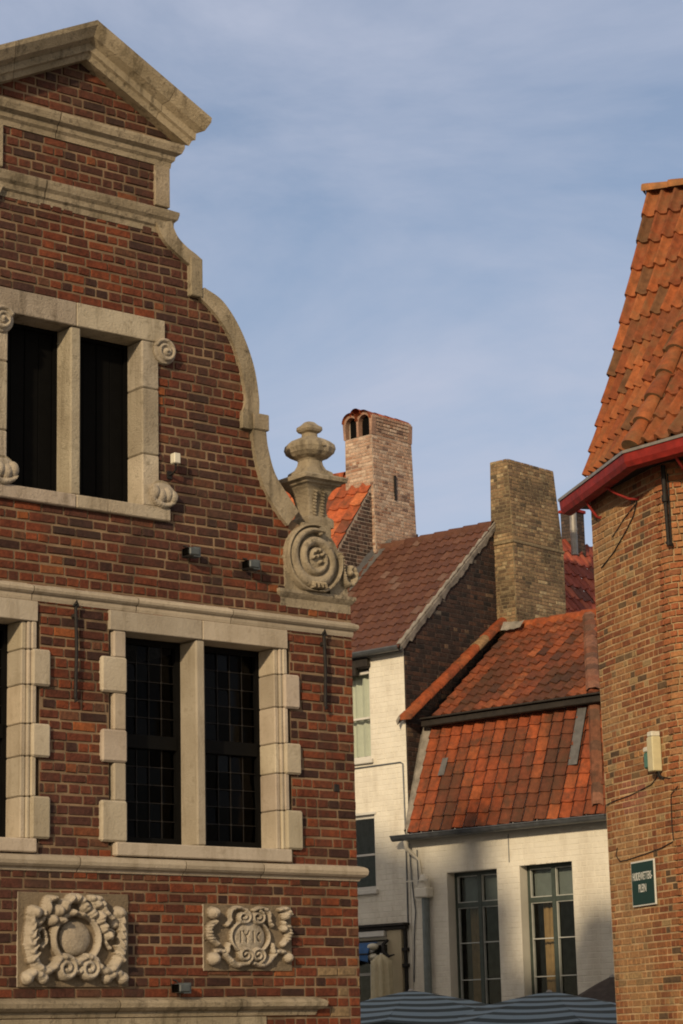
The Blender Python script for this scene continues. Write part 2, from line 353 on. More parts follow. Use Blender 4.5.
def pantiles(mb, S, ncol, nrow, pal, amp=.03, step=.03, K=6, mi=0, patch=None, jit=.006, jag=True, slot=False):
    """pantile field over the surface S(u,v) (u along eaves 0..1, v up the slope 0..1): every tile is its own curved piece lapping the row below"""
    def P(u, v, h):
        e = 1e-3; p = S(u, v); du = S(u+e, v)-S(u-e, v); dv = S(u, v+e)-S(u, v-e); n = du.cross(dv)
        if n.length > 0: n.normalize()
        return p+n*h
    for j in range(nrow):
        for i in range(ncol):
            lift = random.uniform(0, jit); sh = random.uniform(-.05, .05)/nrow if jag else 0; tw = random.uniform(-jit, jit)
            col = pick(pal)
            if patch: col = patch((i+.5)/ncol, (j+.5)/nrow, col)
            rows = []
            for vv, hh in ((j-.02, 0.0), (j-.02, 1.0), (j+.5, .55), (j+1.06, .12)):
                r = []
                ks = (0, .07, .13, .20, .32, .50, .72, .90, 1.0) if slot else [k/K for k in range(K+1)]
                for k, t in enumerate(ks):
                    prof = amp*math.sin(math.pi*t/.40)**.8 if 0 < t < .40 else -amp*.22*math.sin(math.pi*max(0, t-.40)/.60)
                    if slot: prof = amp*(-1.0, -.95, .35, .75, .85, .55, .22, .20, .35)[k]
                    v = vv/nrow+(sh if vv < j+1 else 0)
                    h = prof+step*hh+lift+tw*(t-.5) if hh > 0 else prof-.004
                    r.append(P((i+t*1.04)/ncol, v, h))
                rows.append(r)
            mb.grid(rows[:2], col, mi, False); mb.grid(rows[1:], col, mi, True)
def lathe_sq(mb, cx, cy, prof, n=32, lobes=None):
    """square-to-round turned stone: prof = [(half, z, power)]"""
    P = []
    for h, z, pw in prof:
        r = []
        for k in range(n+1):
            a = 2*math.pi*k/n; c, s_ = math.cos(a), math.sin(a)
            rr = h/((abs(c)**pw+abs(s_)**pw)**(1/pw))
            if lobes and lobes[0] < z < lobes[1]: rr *= 1-.055*abs(math.cos(a*6))
            r.append((cx+c*rr, cy+s_*rr, z))
        P.append(r)
    mb.grid(P, smooth=False)
    mb.face(P[-1][:-1])
# carved relief: a height field on a slab
def spiral(cx, cy, r0, r1, a0, turns, n=60):
    return [(cx+(r0+(r1-r0)*t)*math.cos(a0+2*math.pi*turns*t), cy+(r0+(r1-r0)*t)*math.sin(a0+2*math.pi*turns*t)) for t in [i/(n-1) for i in range(n)]]
def relief(x0, x1, z0, z1, nx, nz, strokes, domes=(), base=0.0, mask=None, yb=0.05, yf=0.0, rough=.002, grooves=(), flute=None):
    X, Z = np.meshgrid(np.linspace(x0, x1, nx), np.linspace(z0, z1, nz)); H = np.full(X.shape, base)
    for (cx, cz, rx, rz, h, p) in domes:
        d = ((X-cx)/rx)**2+((Z-cz)/rz)**2; H = np.where(d < 1, np.maximum(H, h*np.maximum(0, 1-d)**p), H)
    for pts, r, h in strokes:
        pts = np.array(catmull(pts, 6) if len(pts) < 12 else pts); k = len(pts)
        rr = np.interp(np.linspace(0, 1, k), np.linspace(0, 1, len(r)), r) if isinstance(r, (list, tuple)) else np.full(k, r)
        rib = k < 60 and k > 8
        for n_, ((px, pz), q) in enumerate(zip(pts, rr)):
            hh = h*(1-.13*abs(math.sin(n_*.7))) if rib else h
            ii = (np.abs(X-px) < q) & (np.abs(Z-pz) < q)
            if ii.any():
                d = ((X[ii]-px)**2+(Z[ii]-pz)**2)/(q*q); H[ii] = np.maximum(H[ii], hh*np.sqrt(np.maximum(0, 1-d)))
    for pts, r, h in grooves:
        pts = np.array(catmull(pts, 10) if len(pts) < 12 else pts)
        D = np.full(X.shape, 9.0)
        for px, pz in pts: D = np.minimum(D, (X-px)**2+(Z-pz)**2)
        H = H-h*np.sqrt(np.maximum(0, 1-D/(r*r)))
    rs = np.random.default_rng(4); H = H+rs.normal(size=H.shape)*rough*.4
    H = H*1.35
    if flute:
        A = np.arctan2(Z-flute[1], X-flute[0]); Rr = np.hypot(X-flute[0], (Z-flute[1])*1.15)
        H = np.where((H > base+.012) & (Rr > flute[2]) & (Z > flute[1]-.09), H*(1-.07*np.abs(np.sin(A*flute[3]+Rr*30))**3)-.0015*np.abs(np.sin(Rr*95+A*3)), H)
    mb = MB(); keep = np.ones(X.shape, bool) if mask is None else mask(X, Z)
    idx = {}
    for j in range(nz):
        for i in range(nx):
            if keep[j, i]: idx[(j, i)] = len(mb.v); mb.v.append((X[j, i], yf-H[j, i], Z[j, i]))
    cells = set()
    for j in range(nz-1):
        for i in range(nx-1):
            if all(q in idx for q in ((j, i), (j+1, i), (j+1, i+1), (j, i+1))):
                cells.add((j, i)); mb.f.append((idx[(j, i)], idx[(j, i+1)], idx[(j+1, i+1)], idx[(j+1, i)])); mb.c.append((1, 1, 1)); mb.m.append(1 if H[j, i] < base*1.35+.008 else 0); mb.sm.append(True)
    for (j, i) in cells:
        for dn, a, b in (((j-1, i), (j, i), (j, i+1)), ((j+1, i), (j+1, i+1), (j+1, i)), ((j, i-1), (j+1, i), (j, i)), ((j, i+1), (j, i+1), (j+1, i+1))):
            if dn not in cells:
                A, B = mb.v[idx[a]], mb.v[idx[b]]
                mb.face([A, B, (B[0], yb, B[2]), (A[0], yb, A[2])])
    return mb

# ---------------------------------------------------------------- the ground
g = MB(); n = 24
for i in range(n):
    for j in range(n):
        x0, y0 = -600+i*50, -600+j*50; g.face([(x0, y0, -.15), (x0+50, y0, -.15), (x0+50, y0+50, -.15), (x0, y0+50, -.15)])
gm, gN, gL, gP = new_mat('cobbles')
tcn = gN.new('ShaderNodeTexCoord'); vo = gN.new('ShaderNodeTexVoronoi'); vo.inputs['Scale'].default_value = 8; gL.new(tcn.outputs['Object'], vo.inputs['Vector'])
rr_ = gN.new('ShaderNodeValToRGB'); rr_.color_ramp.elements[0].color = (.10, .09, .08, 1); rr_.color_ramp.elements[1].color = (.19, .17, .15, 1)
gL.new(vo.outputs['Color'], rr_.inputs[0]); gL.new(rr_.outputs[0], gP.inputs['Base Color']); gP.inputs['Roughness'].default_value = .8
gb = gN.new('ShaderNodeBump'); gb.invert = True; gb.inputs['Distance'].default_value = .02; gL.new(vo.outputs['Distance'], gb.inputs['Height']); gL.new(gb.outputs[0], gP.inputs['Normal'])
go = g.build('ground', gm); go['kind'] = 'structure'

# ================================================================ THE GABLED BRICK HOUSE (left)
GZ = -.15; NB_H = 10.5; NB_D = 11.0
h1 = thing('gabled_house', 'red brick house with curved stone-edged gable, pediment and mullioned windows on the left', 'house', (0.0465, 18.0, 0), math.atan2(.6275, .7786))
XC = -2.55                                                     # axis of the gable
def mir(pts): return [(2*XC-x, z) for x, z in pts]
cA_in = [(-1.87, 7.87), (-1.80, 7.745), (-1.70, 7.67), (-1.60, 7.61), (-1.555, 7.585)]
cA_out = [(-1.73, 7.91), (-1.675, 7.80), (-1.59, 7.73), (-1.50, 7.685), (-1.44, 7.65)]
cB_in = [(-1.475, 7.345), (-1.31, 7.223), (-1.167, 7.051), (-1.073, 6.82), (-1.032, 6.60), (-1.055, 6.47)]
cB_out = [(-1.42, 7.425), (-1.241, 7.343), (-1.078, 7.149), (-.955, 6.881), (-.905, 6.62), (-.905, 6.47)]
cC_in = [(-.968, 6.35), (-.948, 6.145), (-.875, 5.913), (-.745, 5.715), (-.64, 5.61)]
cC_out = [(-.84, 6.35), (-.82, 6.205), (-.755, 6.01), (-.63, 5.848), (-.53, 5.735)]
mid = lambda a, b: [tuple((np.array(p)+np.array(q))/2) for p, q in zip(a, b)]
prof_r = [(.010, GZ), (.010, 4.97), (-.45, 4.97), (-.45, 5.62)] + mid(cC_in, cC_out)[::-1] + mid(cB_in, cB_out)[::-1] + mid(cA_in, cA_out)[::-1] + [(-1.74, 7.9), (-1.74, 8.62)]
outline = prof_r + [(XC, 9.20)] + mir(prof_r)[::-1]
UW = (-3.26, -1.90, 5.57, 6.95)     # upper window opening through the wall
def LW(c): return (c-.83, c+.83, 3.05, 4.70)
LWc = -1.45; LWc2 = -3.70
holes = [UW, LW(LWc), LW(LWc2)]
mb = MB(); wall_panel(mb, outline, [rect(*h) for h in holes], 0.0, .36)
def xr(z):
    if z < 4.97: return .024
    if z < 5.62: return -.55
    if z > 7.9: return -1.76
    P = mid(cC_in, cC_out)+[(-1.0, 6.4)]; pts = (mid(cC_in, cC_out)[::-1]+mid(cB_in, cB_out)[::-1]+mid(cA_in, cA_out)[::-1])
    return float(np.interp(z, [p[1] for p in pts], [p[0] for p in pts]))
def spans1(z):
    if z > 8.62:
        h = 1.0*(9.20-z)/.58; return [(XC-h, XC+h)]
    r = xr(z)-.01; return cut([(2*XC-r, r)], z, holes)
PAL1 = [(4, (.132, .034, .015)), (3, (.108, .029, .014)), (2.4, (.080, .025, .014)), (1.4, (.042, .018, .013)), (2.0, (.170, .044, .017)), (.5, (.23, .070, .022)), (.7, (.12, .050, .026))]
def patch1(x, z, c):
    t = noise.noise(Vector((x*.9, z*.9, 3.3)))
    if z > 8.0: c = mixc(c, (.055, .032, .024), .35)
    if t > .12: c = mixc(c, (.06, .03, .024), min(.6, (t-.12)*2.2))
    if x > -.35 and z < 2.2 and random.random() < .45: c = (.22, .15, .08)
    return c
bricks(mb, spans1, GZ+.02, 9.18, .0752, .205, lambda x, z, d: (x, -d, z), PAL1, gap=.0155, depth=.009, xa=-5.15, xb=.02, seed=5, irr=1.8, patch=patch1)
mb.build('gable_wall', [M['mortar'], M['brick_red']], h1)
# flank and rear walls, roof behind the gable
D1 = 9.0
mb = MB(); mb.box(-.36, 0, .361, D1, GZ, 4.9); mb.box(2*XC, 2*XC+.36, .361, D1, GZ, 4.9); mb.box(2*XC+.361, -.361, D1-.36, D1, GZ, 4.9)
mb.face([(2*XC+.36, D1-.2, 4.9), (-.36, D1-.2, 4.9), (XC, D1-.2, 8.2)])
bricks(mb, lambda z: [(.37, D1)], GZ+.02, 4.88, .0752, .205, lambda x, z, d: (d, x, z), PAL1, gap=.013, xa=.37, xb=D1, seed=6)
mb.build('flank_wall', [M['mortar'], M['brick_red']], h1)
mb = MB()
mb.face([(.12, .37, 4.86), (.12, D1+.1, 4.86), (XC, D1+.1, 8.35), (XC, .37, 8.35)]); mb.face([(2*XC-.12, .37, 4.86), (2*XC-.12, D1+.1, 4.86), (XC, D1+.1, 8.34), (XC, .37, 8.34)])
PALO = [(4, (.36, .095, .035)), (3, (.28, .070, .028)), (2, (.20, .055, .026)), (1.4, (.43, .14, .055)), (1.2, (.10, .04, .025))]
pantiles(mb, lambda u, v: Vector((.12+(XC-.12)*v, .37+(D1-.3)*u, 4.9+3.5*v)), 38, 12, PALO, K=5)
mb.build('roof', M['tile_orange'], h1)

# stone coping of the gable, both sides
def ribbon(mb, a, b, y0, y1):
    a = catmull(a, 7); b = catmull(b, 7)
    for i in range(len(a)-1):
        p, q, r, s_ = a[i], a[i+1], b[i+1], b[i]
        if i % 9 == 0: k_ = random.uniform(.82, 1.14); tc_ = (k_, k_*.985, k_*.95)
        mb.face([(p[0], y0, p[1]), (q[0], y0, q[1]), (r[0], y0, r[1]), (s_[0], y0, s_[1])], tc_); mb.face([(p[0], y1, p[1]), (q[0], y1, q[1]), (r[0], y1, r[1]), (s_[0], y1, s_[1])], tc_)
        mb.face([(p[0], y0, p[1]), (q[0], y0, q[1]), (q[0], y1, q[1]), (p[0], y1, p[1])], tc_); mb.face([(r[0], y0, r[1]), (s_[0], y0, s_[1]), (s_[0], y1, s_[1]), (r[0], y1, r[1])], tc_)
    for k in (0, -1): mb.face([(a[k][0], y0, a[k][1]), (b[k][0], y0, b[k][1]), (b[k][0], y1, b[k][1]), (a[k][0], y1, a[k][1])])
for side in (0, 1):
    f = mir if side else (lambda p: p)
    mb = MB(); ribbon(mb, f(cA_in), f(cA_out), -.045, .42); ribbon(mb, f(cB_in), f(cB_out), -.045, .42); ribbon(mb, f(cC_in), f(cC_out), -.045, .42)
    def fx(a, b): return (2*XC-b, 2*XC-a) if side else (a, b)
    # raised inner roll of the coping
    x0, x1 = fx(-1.557, -1.44); mb.box(x0, x1, -.055, .43, 7.335, 7.655, bev=.008)
    x0, x1 = fx(-1.070, -.97); mb.box(x0, x1, -.0445, .42, 6.34, 6.475, bev=.004)
    x0, x1 = fx(-.969, -.815); mb.box(x0, x1, -.06, .44, 6.345, 6.478, bev=.008)
    mb.build('gable_coping', M['stone_old'], h1)
# string course under the attic, attic cornice, pilasters
S2 = [(0, 7.80), (.010, 7.80), (.012, 7.845), (.03, 7.86), (.032, 7.90), (.055, 7.925), (.065, 7.965), (.065, 7.985), (0, 8.02)]
mb = MB(); moulding(mb, 2*XC+1.73, -1.73, S2, left=True, ret=.4); mb.build('attic_string_course', M['stone_old'], h1)
S1 = [(0, 8.36), (.015, 8.36), (.02, 8.40), (.04, 8.42), (.045, 8.455), (.08, 8.475), (.097, 8.52), (.097, 8.545), (0, 8.575)]
mb = MB(); moulding(mb, 2*XC+1.73, -1.73, S1, left=True, ret=.4); mb.build('pediment_cornice', M['stone_old'], h1)
for x0, x1 in ((-1.872, -1.73), (2*XC+1.73, 2*XC+1.872)):
    mb = MB(); mb.box(x0, x1, -.03, .37, 8.022, 8.358, bev=.006); mb.build('pilaster', M['stone_old'], h1)
# raking cornices
rp_ = [(0.0, 0.0), (.10, 0.0), (.12, .04), (.145, .05), (.15, .10), (.21, .13), (.255, .20), (.26, .235), (0.0, .26)]     # (outward, up)
apex_z = 9.035; slope = (9.035-8.50)/1.05
for sgn in (1, -1):
    mb = MB(); ring0, ring1 = [], []
    c_ = 1/math.cos(math.atan(slope))
    for o, u in rp_:
        ring0.append((XC, -o, apex_z+u*c_)); ex = .885+.69*o
        ring1.append((XC+sgn*(ex), -o, apex_z+u*c_-slope*ex))
    back0 = (XC, .42, apex_z+.26*c_); ex = .93; 
    mid1 = [tuple(Vector(a)*.33+Vector(b)*.67) for a, b in zip(ring0, ring1)]
    mid2 = [tuple(Vector(a)*.325+Vector(b)*.675) for a, b in zip(ring0, ring1)]
    mb.grid([ring0, mid1, mid2, ring1], smooth=False, cols=lambda i, j: ((.95, .94, .9), (.4, .37, .33), (1.12, 1.1, 1.05))[i])
    mb.face(ring1)
    mb.face([ring0[-2], ring1[-2], (ring1[-2][0], .42, ring1[-2][2]), (XC, .42, ring0[-2][2])])
    mb.face([ring0[0], ring1[0], (ring1[0][0], .42, ring1[0][2]), (XC, .42, ring0[0][2])])
    mb.face([(XC, .42, ring0[0][2]), (ring1[0][0], .42, ring1[0][2]), (ring1[-2][0], .42, ring1[-2][2]), (XC, .42, ring0[-2][2])])
    mb.face([ring1[0], (ring1[0][0], .42, ring1[0][2]), (ring1[-2][0], .42, ring1[-2][2]), ring1[-2]])
    jx = XC+sgn*.60                                                # joint between the stones
    mb.build('raking_cornice', M['stone_old'], h1)
# main string courses
P1 = [(0, 4.775), (.012, 4.778), (.018, 4.80), (.018, 4.822), (.034, 4.83), (.048, 4.842), (.053, 4.86), (.048, 4.876), (.03, 4.885), (0, 4.90)]
mb = MB(); moulding(mb, 2*XC, 0, P1, left=True, ret=.5); mb.build('string_course', M['stone_clean'], h1)
P2 = [(0, 2.85), (.018, 2.855), (.026, 2.875), (.05, 2.885), (.066, 2.90), (.072, 2.925), (.066, 2.95), (.045, 2.962), (0, 2.975)]
mb = MB(); moulding(mb, 2*XC, 0, P2, left=True, ret=.5); mb.build('string_course', M['stone_clean'], h1)
P3 = [(0, 1.84), (.02, 1.845), (.03, 1.88), (.06, 1.89), (.085, 1.91), (.09, 1.94), (.07, 1.96), (0, 1.98)]
mb = MB(); moulding(mb, 2*XC+.42, -.46, P3, left=True, ret=-.001); mb.build('string_course', M['stone_old'], h1)
mb = MB(); mb.box(2*XC+.45, -.9, -.016, .05, 1.62, 1.838, bev=.004); mb.build('shop_fascia', M['stone_old'], h1)

# lower windows
def lower_window(xc):
    mb = MB()                                                      # stone surround
    e = .78                                                        # half width to outer architrave
    z0, z1 = 3.075, 4.625
    L0, L1 = xc-.70, xc+.69
    j = .003
    mb.box(xc-.84, xc-.012, -.030, .30, z1, 4.772, bev=.005); mb.box(xc-.006, xc+.80, -.030, .30, z1, 4.772, bev=.005)
    mb.box(xc-.80, xc+.79, -.055, .30, 2.978, z0, bev=.008)
    mb.box(xc-.065, xc+.018, -.018, .27, z0+j, z1-j, bev=.012)                # mullion
    hs = [z0, 3.37, 3.655, 3.885, 4.165, 4.42, z1]
    for k in range(6):
        big = k % 2 == 0
        za, zb = hs[k]+.002, hs[k+1]-.002
        for sg in (-1, 1):
            a = xc-.72 if sg < 0 else xc+.69
            # moulded jamb (two rebates) then the quoin block
            if sg < 0:
                if k in (1, 3, 5): mb.box(a-.085, a+.025, -.028, .30, za, zb, bev=.012)
                else: mb.box(a-.188-random.uniform(0, .014), a+.027, -.042, .29, za-.006 if k else za, zb+.006, bev=.014)
            else:
                mb.box(a-.012, a+.03, -.004, .30, za, zb, bev=.008); mb.box(a+.0305, a+.060, -.020, .29, za, zb, bev=.008); mb.box(a+.0605, a+.105, -.028, .28, za, zb, bev=.010)
                if k in (0, 2, 4): mb.box(a+.062, a+.212+random.uniform(0, .014), -.044, .25, za-.006 if k else za, zb+.006, bev=.014)
    mb.build('window_surround', M['stone_clean'], h1)
    for a, b in ((L0-.02, xc-.065), (xc+.018, L1)):
        w = MB(); t = .045; y0, y1 = .19, .25
        w.box(a, a+t, y0, y1, z0, z1); w.box(b-t, b, y0, y1, z0, z1); w.box(a+t, b-t, y0, y1, z1-t, z1); w.box(a+t, b-t, y0, y1, z0, z0+t+.02)
        w.box(a+t, b-t, y0-.01, y1, 3.80, 3.90)
        wo = w.build('window', M['casement_dark'], h1)
        for (p, q) in ((z0+.06, 3.80), (3.90, z1-t)):                      # hand-set quarries, each tilted a little its own way
            gl = MB()
            for k in range(5):
                for l in range(5):
                    xa_, xb_ = a+t+(b-a-2*t)*k/5, a+t+(b-a-2*t)*(k+1)/5; za_, zb_ = p+(q-p)*l/5, p+(q-p)*(l+1)/5
                    tx, tz = random.gauss(0, .0028), random.gauss(0, .0028)
                    gl.face([(xa_, .224-tx-tz, za_), (xb_, .224+tx-tz, za_), (xb_, .224+tx+tz, zb_), (xa_, .224-tx+tz, zb_)])
            gl.build('glass', M['glass_dim'], wo)
        ld = MB(); th = .0025
        for (p, q) in ((z0+.06, 3.80), (3.90, z1-t)):
            for k in range(1, 5): x = a+t+(b-a-2*t)*k/5; ld.box(x-th, x+th, .214, .221, p, q)
            for k in range(1, 5): z = p+(q-p)*k/5; ld.box(a+t, b-t, .2135, .2205, z-th, z+th)
            for k in range(1, 5):
                for l in range(1, 5):
                    x = a+t+(b-a-2*t)*k/5; z = p+(q-p)*l/5; ld.box(x-.008, x+.008, .209, .2132, z-.008, z+.008, bev=.003)
        ld.build('leading', M['leading'], wo)
lower_window(LWc); lower_window(LWc2)

# upper window with scrolls
mb = MB(); z0, z1 = 5.60, 6.90
xm = -2.585
mb.box(-3.40, xm-.004, -.035, .30, z1, 7.085, bev=.006); mb.box(xm, -1.788, -.035, .30, z1, 7.085, bev=.006)
mb.box(-3.42, xm-.01, -.05, .30, 5.50, z0, bev=.008); mb.box(xm-.006, -1.755, -.05, .30, 5.50, z0, bev=.008)
mb.box(xm-.045, xm+.045, -.02, .27, z0+.003, z1-.003, bev=.012)
for sg in (-1, 1):
    a, b = ((-2.0, -1.845) if sg > 0 else (-3.325, -3.17))
    for za, zb in ((z0+.002, 6.0), (6.004, 6.52), (6.524, z1-.002)): mb.box(a, b, -.03, .30, za, zb, bev=.010)
mb.build('window_surround', M['stone'], h1)
for a, b in ((-3.17, xm-.045), (xm+.045, -2.0)):
    w = MB(); t = .03
    w.box(a, a+t, .17, .23, z0, z1); w.box(b-t, b, .17, .23, z0, z1); w.box(a+t, b-t, .17, .23, z1-t, z1); w.box(a+t, b-t, .17, .23, z0, z0+t)
    sh = w.build('shutter', M['black_paint'], h1)
    w = MB(); n_ = 4
    for k in range(n_):
        x = a+t+(b-a-2*t)*k/n_; w.box(x+.002, x+(b-a-2*t)/n_-.002, .19+.004*(k % 2), .22, z0+t+.001, z1-t-.001, bev=.004)
    w.build('planks', M['black_paint'], sh)
def scroll(cx, cz, r, flip, cut_=None, leaf=False):
    f = -1 if flip else 1
    st = [([(cx+f*(p[0]), cz+p[1]) for p in spiral(0, 0, r*.86, r*.12, R(150), -2.0 if True else 2, 90)], [r*.20, r*.17, r*.13], .035)]
    dm = [(cx, cz, r*.24, r*.24, .05, .5), (cx, cz, r*.98, r*.98, .022, .35)]
    if leaf:
        dm = [(cx+f*r*q[0], cz+r*q[1], r*.42, r*.55, .045, .5) for q in ((-.7, .1), (-.2, -.1), (.3, .0), (.75, -.15))]+[(cx, cz+.2*r, r*1.0, r*.6, .02, .4)]
        st = [([(cx-f*r, cz-.4*r), (cx, cz-.75*r), (cx+f*r*.9, cz-.5*r)], [r*.2, r*.25, r*.15], .04)]
    mk = lambda X, Z: ((X-cx)**2+(Z-cz)**2 < (r*1.0)**2)
    return relief(cx-r*1.1, cx+r*1.1, cz-r*1.1, cz+r*1.1, 56, 56, st, dm, mask=mk, yf=-.032, yb=.02)
for flip, cx in ((0, -1.80), (1, -3.235)):
    scroll(cx, 6.835, .105, flip).build('scroll_carving', [M['stone'], M['stone_old']], h1)
    scroll(cx-.025 if not flip else cx+.025, 5.70, .115, flip, leaf=True).build('acanthus_carving', [M['stone'], M['stone_old']], h1)
    mb = MB(); x0, x1 = (-1.845, -1.79) if not flip else (2*xm+1.79, 2*xm+1.845); mb.box(x0, x1, -.02, .1, 5.60, 5.80, bev=.01); mb.build('carving_backing', M['stone'], h1)

# corner scroll, plinth and urn finial on both shoulders (mirrored)
def shoulder(mirr):
    f = (lambda x: 2*XC-x) if mirr else (lambda x: x)
    sg = -1 if mirr else 1
    cx, cz, r = f(-.385), 5.365, .285
    sx, sz, sr = f(-.035), 5.265, .088
    st = [([(cx+sg*p[0], cz+p[1]) for p in spiral(0, 0, .238, .135, R(70), 1.15, 150)], [.018, .050, .056, .050, .040], .055),
          ([(cx+sg*p[0], cz+p[1]) for p in spiral(0, 0, .135, .055, R(124), 1.1, 90)], [.040, .034, .022], .062),
          ([(cx+sg*p[0], cz+p[1]) for p in spiral(0, 0, .272, .262, R(80), .80, 110)], [.012, .016, .018], .050),
          ([(f(-.10), 5.50), (f(-.10), 5.33), (f(-.07), 5.21), (f(-.01), 5.20), (f(.028), 5.25), (f(.02), 5.31), (f(-.02), 5.335), (f(-.04), 5.30)], [.018, .026, .028, .022], .05)]
    for k, (a, b) in enumerate(((-.03, .05), (.01, .06), (.04, .03), (-.01, .01), (-.05, .00), (.02, -.03))):
        st.append(([(cx+sg*a, cz+b), (cx+sg*(a+.012), cz+b+.012), (cx+sg*(a+.03), cz+b+.012)], [.020, .014, .006], .075))
    dm = [(cx, cz, .09, .09, .045, .3), (sx, sz+.02, .03, .03, .06, .5), (cx+sg*.12, cz+.13, .020, .032, .045, .5), (cx+sg*.06, cz+.21, .03, .02, .045, .5), (cx, cz+.24, .025, .02, .04, .5)]
    for k in range(4): st.append(([(cx+sg*(-.05+.035*k), cz-.20), (cx+sg*(-.045+.04*k), cz-.235)], [.014, .008], .078))
    mk = lambda X, Z: (((X-cx)**2+(Z-cz)**2) < r*r) | (((X-sx)**2+(Z-sz)**2) < sr*sr) | ((np.abs(X-f(-.12)) < .09) & (Z < 5.34)) | ((np.abs(X-f(-.33)) < .145) & (Z > 5.4)) | ((np.abs(X-f(-.56)) < .1) & (Z < 5.3))
    x0, x1 = sorted((f(-.70), f(.06)))
    relief(x0, x1, 5.105, 5.66, 200, 150, st, dm, base=.0, mask=mk, yf=-.02, yb=.34).build('volute_carving', [M['stone_old'], M['stone_old']], h1)
    mb = MB()
    x0, x1 = sorted((f(-.70), f(0)))
    ring = lambda o, z: [(x0-o, -o-.01, z), (x1+o, -o-.01, z), (x1+o, .37+o, z), (x0-o, .37+o, z), (x0-o, -o-.01, z)]
    P = [ring(0, 4.965), ring(0, 5.035), ring(.02, 5.055), ring(.035, 5.075), ring(.035, 5.10), ring(0, 5.106)]
    mb.grid(P, smooth=False); mb.face(P[0][:-1]); mb.face(P[-1][:-1])
    mb.build('volute_plinth', M['stone_old'], h1)
    x0, x1 = sorted((f(-.45), f(0)))
    mb = MB()
    fx, fy = f(-.25), .155; q = 30
    pr = [(.125, 5.640, q), (.125, 5.70, q), (.118, 5.715, q), (.092, 5.735, q), (.084, 5.78, q), (.086, 5.84, q), (.098, 5.90, q), (.118, 5.945, q), (.145, 5.975, q), (.165, 5.985, q), (.172, 6.000, q), (.205, 6.012, q), (.208, 6.04, q), (.192, 6.056, q), (.128, 6.062, q), (.126, 6.095, q), (.116, 6.105, q), (.092, 6.13, 6), (.078, 6.165, 5), (.074, 6.20, 4), (.085, 6.215, 3.2), (.130, 6.235, 2.9), (.160, 6.262, 2.8), (.172, 6.30, 2.8), (.165, 6.335, 2.8), (.135, 6.365, 2.8), (.085, 6.39, 2.8), (.052, 6.405, 3), (.048, 6.435, 4), (.068, 6.448, 5), (.078, 6.465, 5), (.076, 6.488, 5), (.055, 6.505, 4), (.035, 6.53, 3), (.001, 6.54, 2)]
    lathe_sq(mb, fx, fy, [(h*(1.12 if z > 6.1 else 1.06), z+.02, pw) for h, z, pw in pr], 64, lobes=(6.24, 6.40))
    mb.build('urn_finial', M['stone_old'], h1)
    # vertical leaf garlands carved on the waist of the finial
    for dx in (-.04, .04):
        mb = MB(); mb.tube([(fx+dx, fy-.098, 5.74), (fx+dx, fy-.104, 5.85), (fx+dx, fy-.125, 5.96)], .007, 6)
        for k in range(8):
            z = 5.76+k*.026; y = fy-.100-.022*(k/7)**2; mb.tube([(fx+dx-.018, y+.004, z+.012), (fx+dx, y-.010, z), (fx+dx+.018, y+.004, z+.012)], [.005, .012, .005], 6)
        mb.build('leaf_garland', M['stone_old'], h1)
    mb = MB(); mb.tube([(fx, fy-.165, 6.325), (fx, fy-.195, 6.33)], [.024, .012], 8); mb.build('rosette', M['stone_old'], h1)
shoulder(False); shoulder(True)

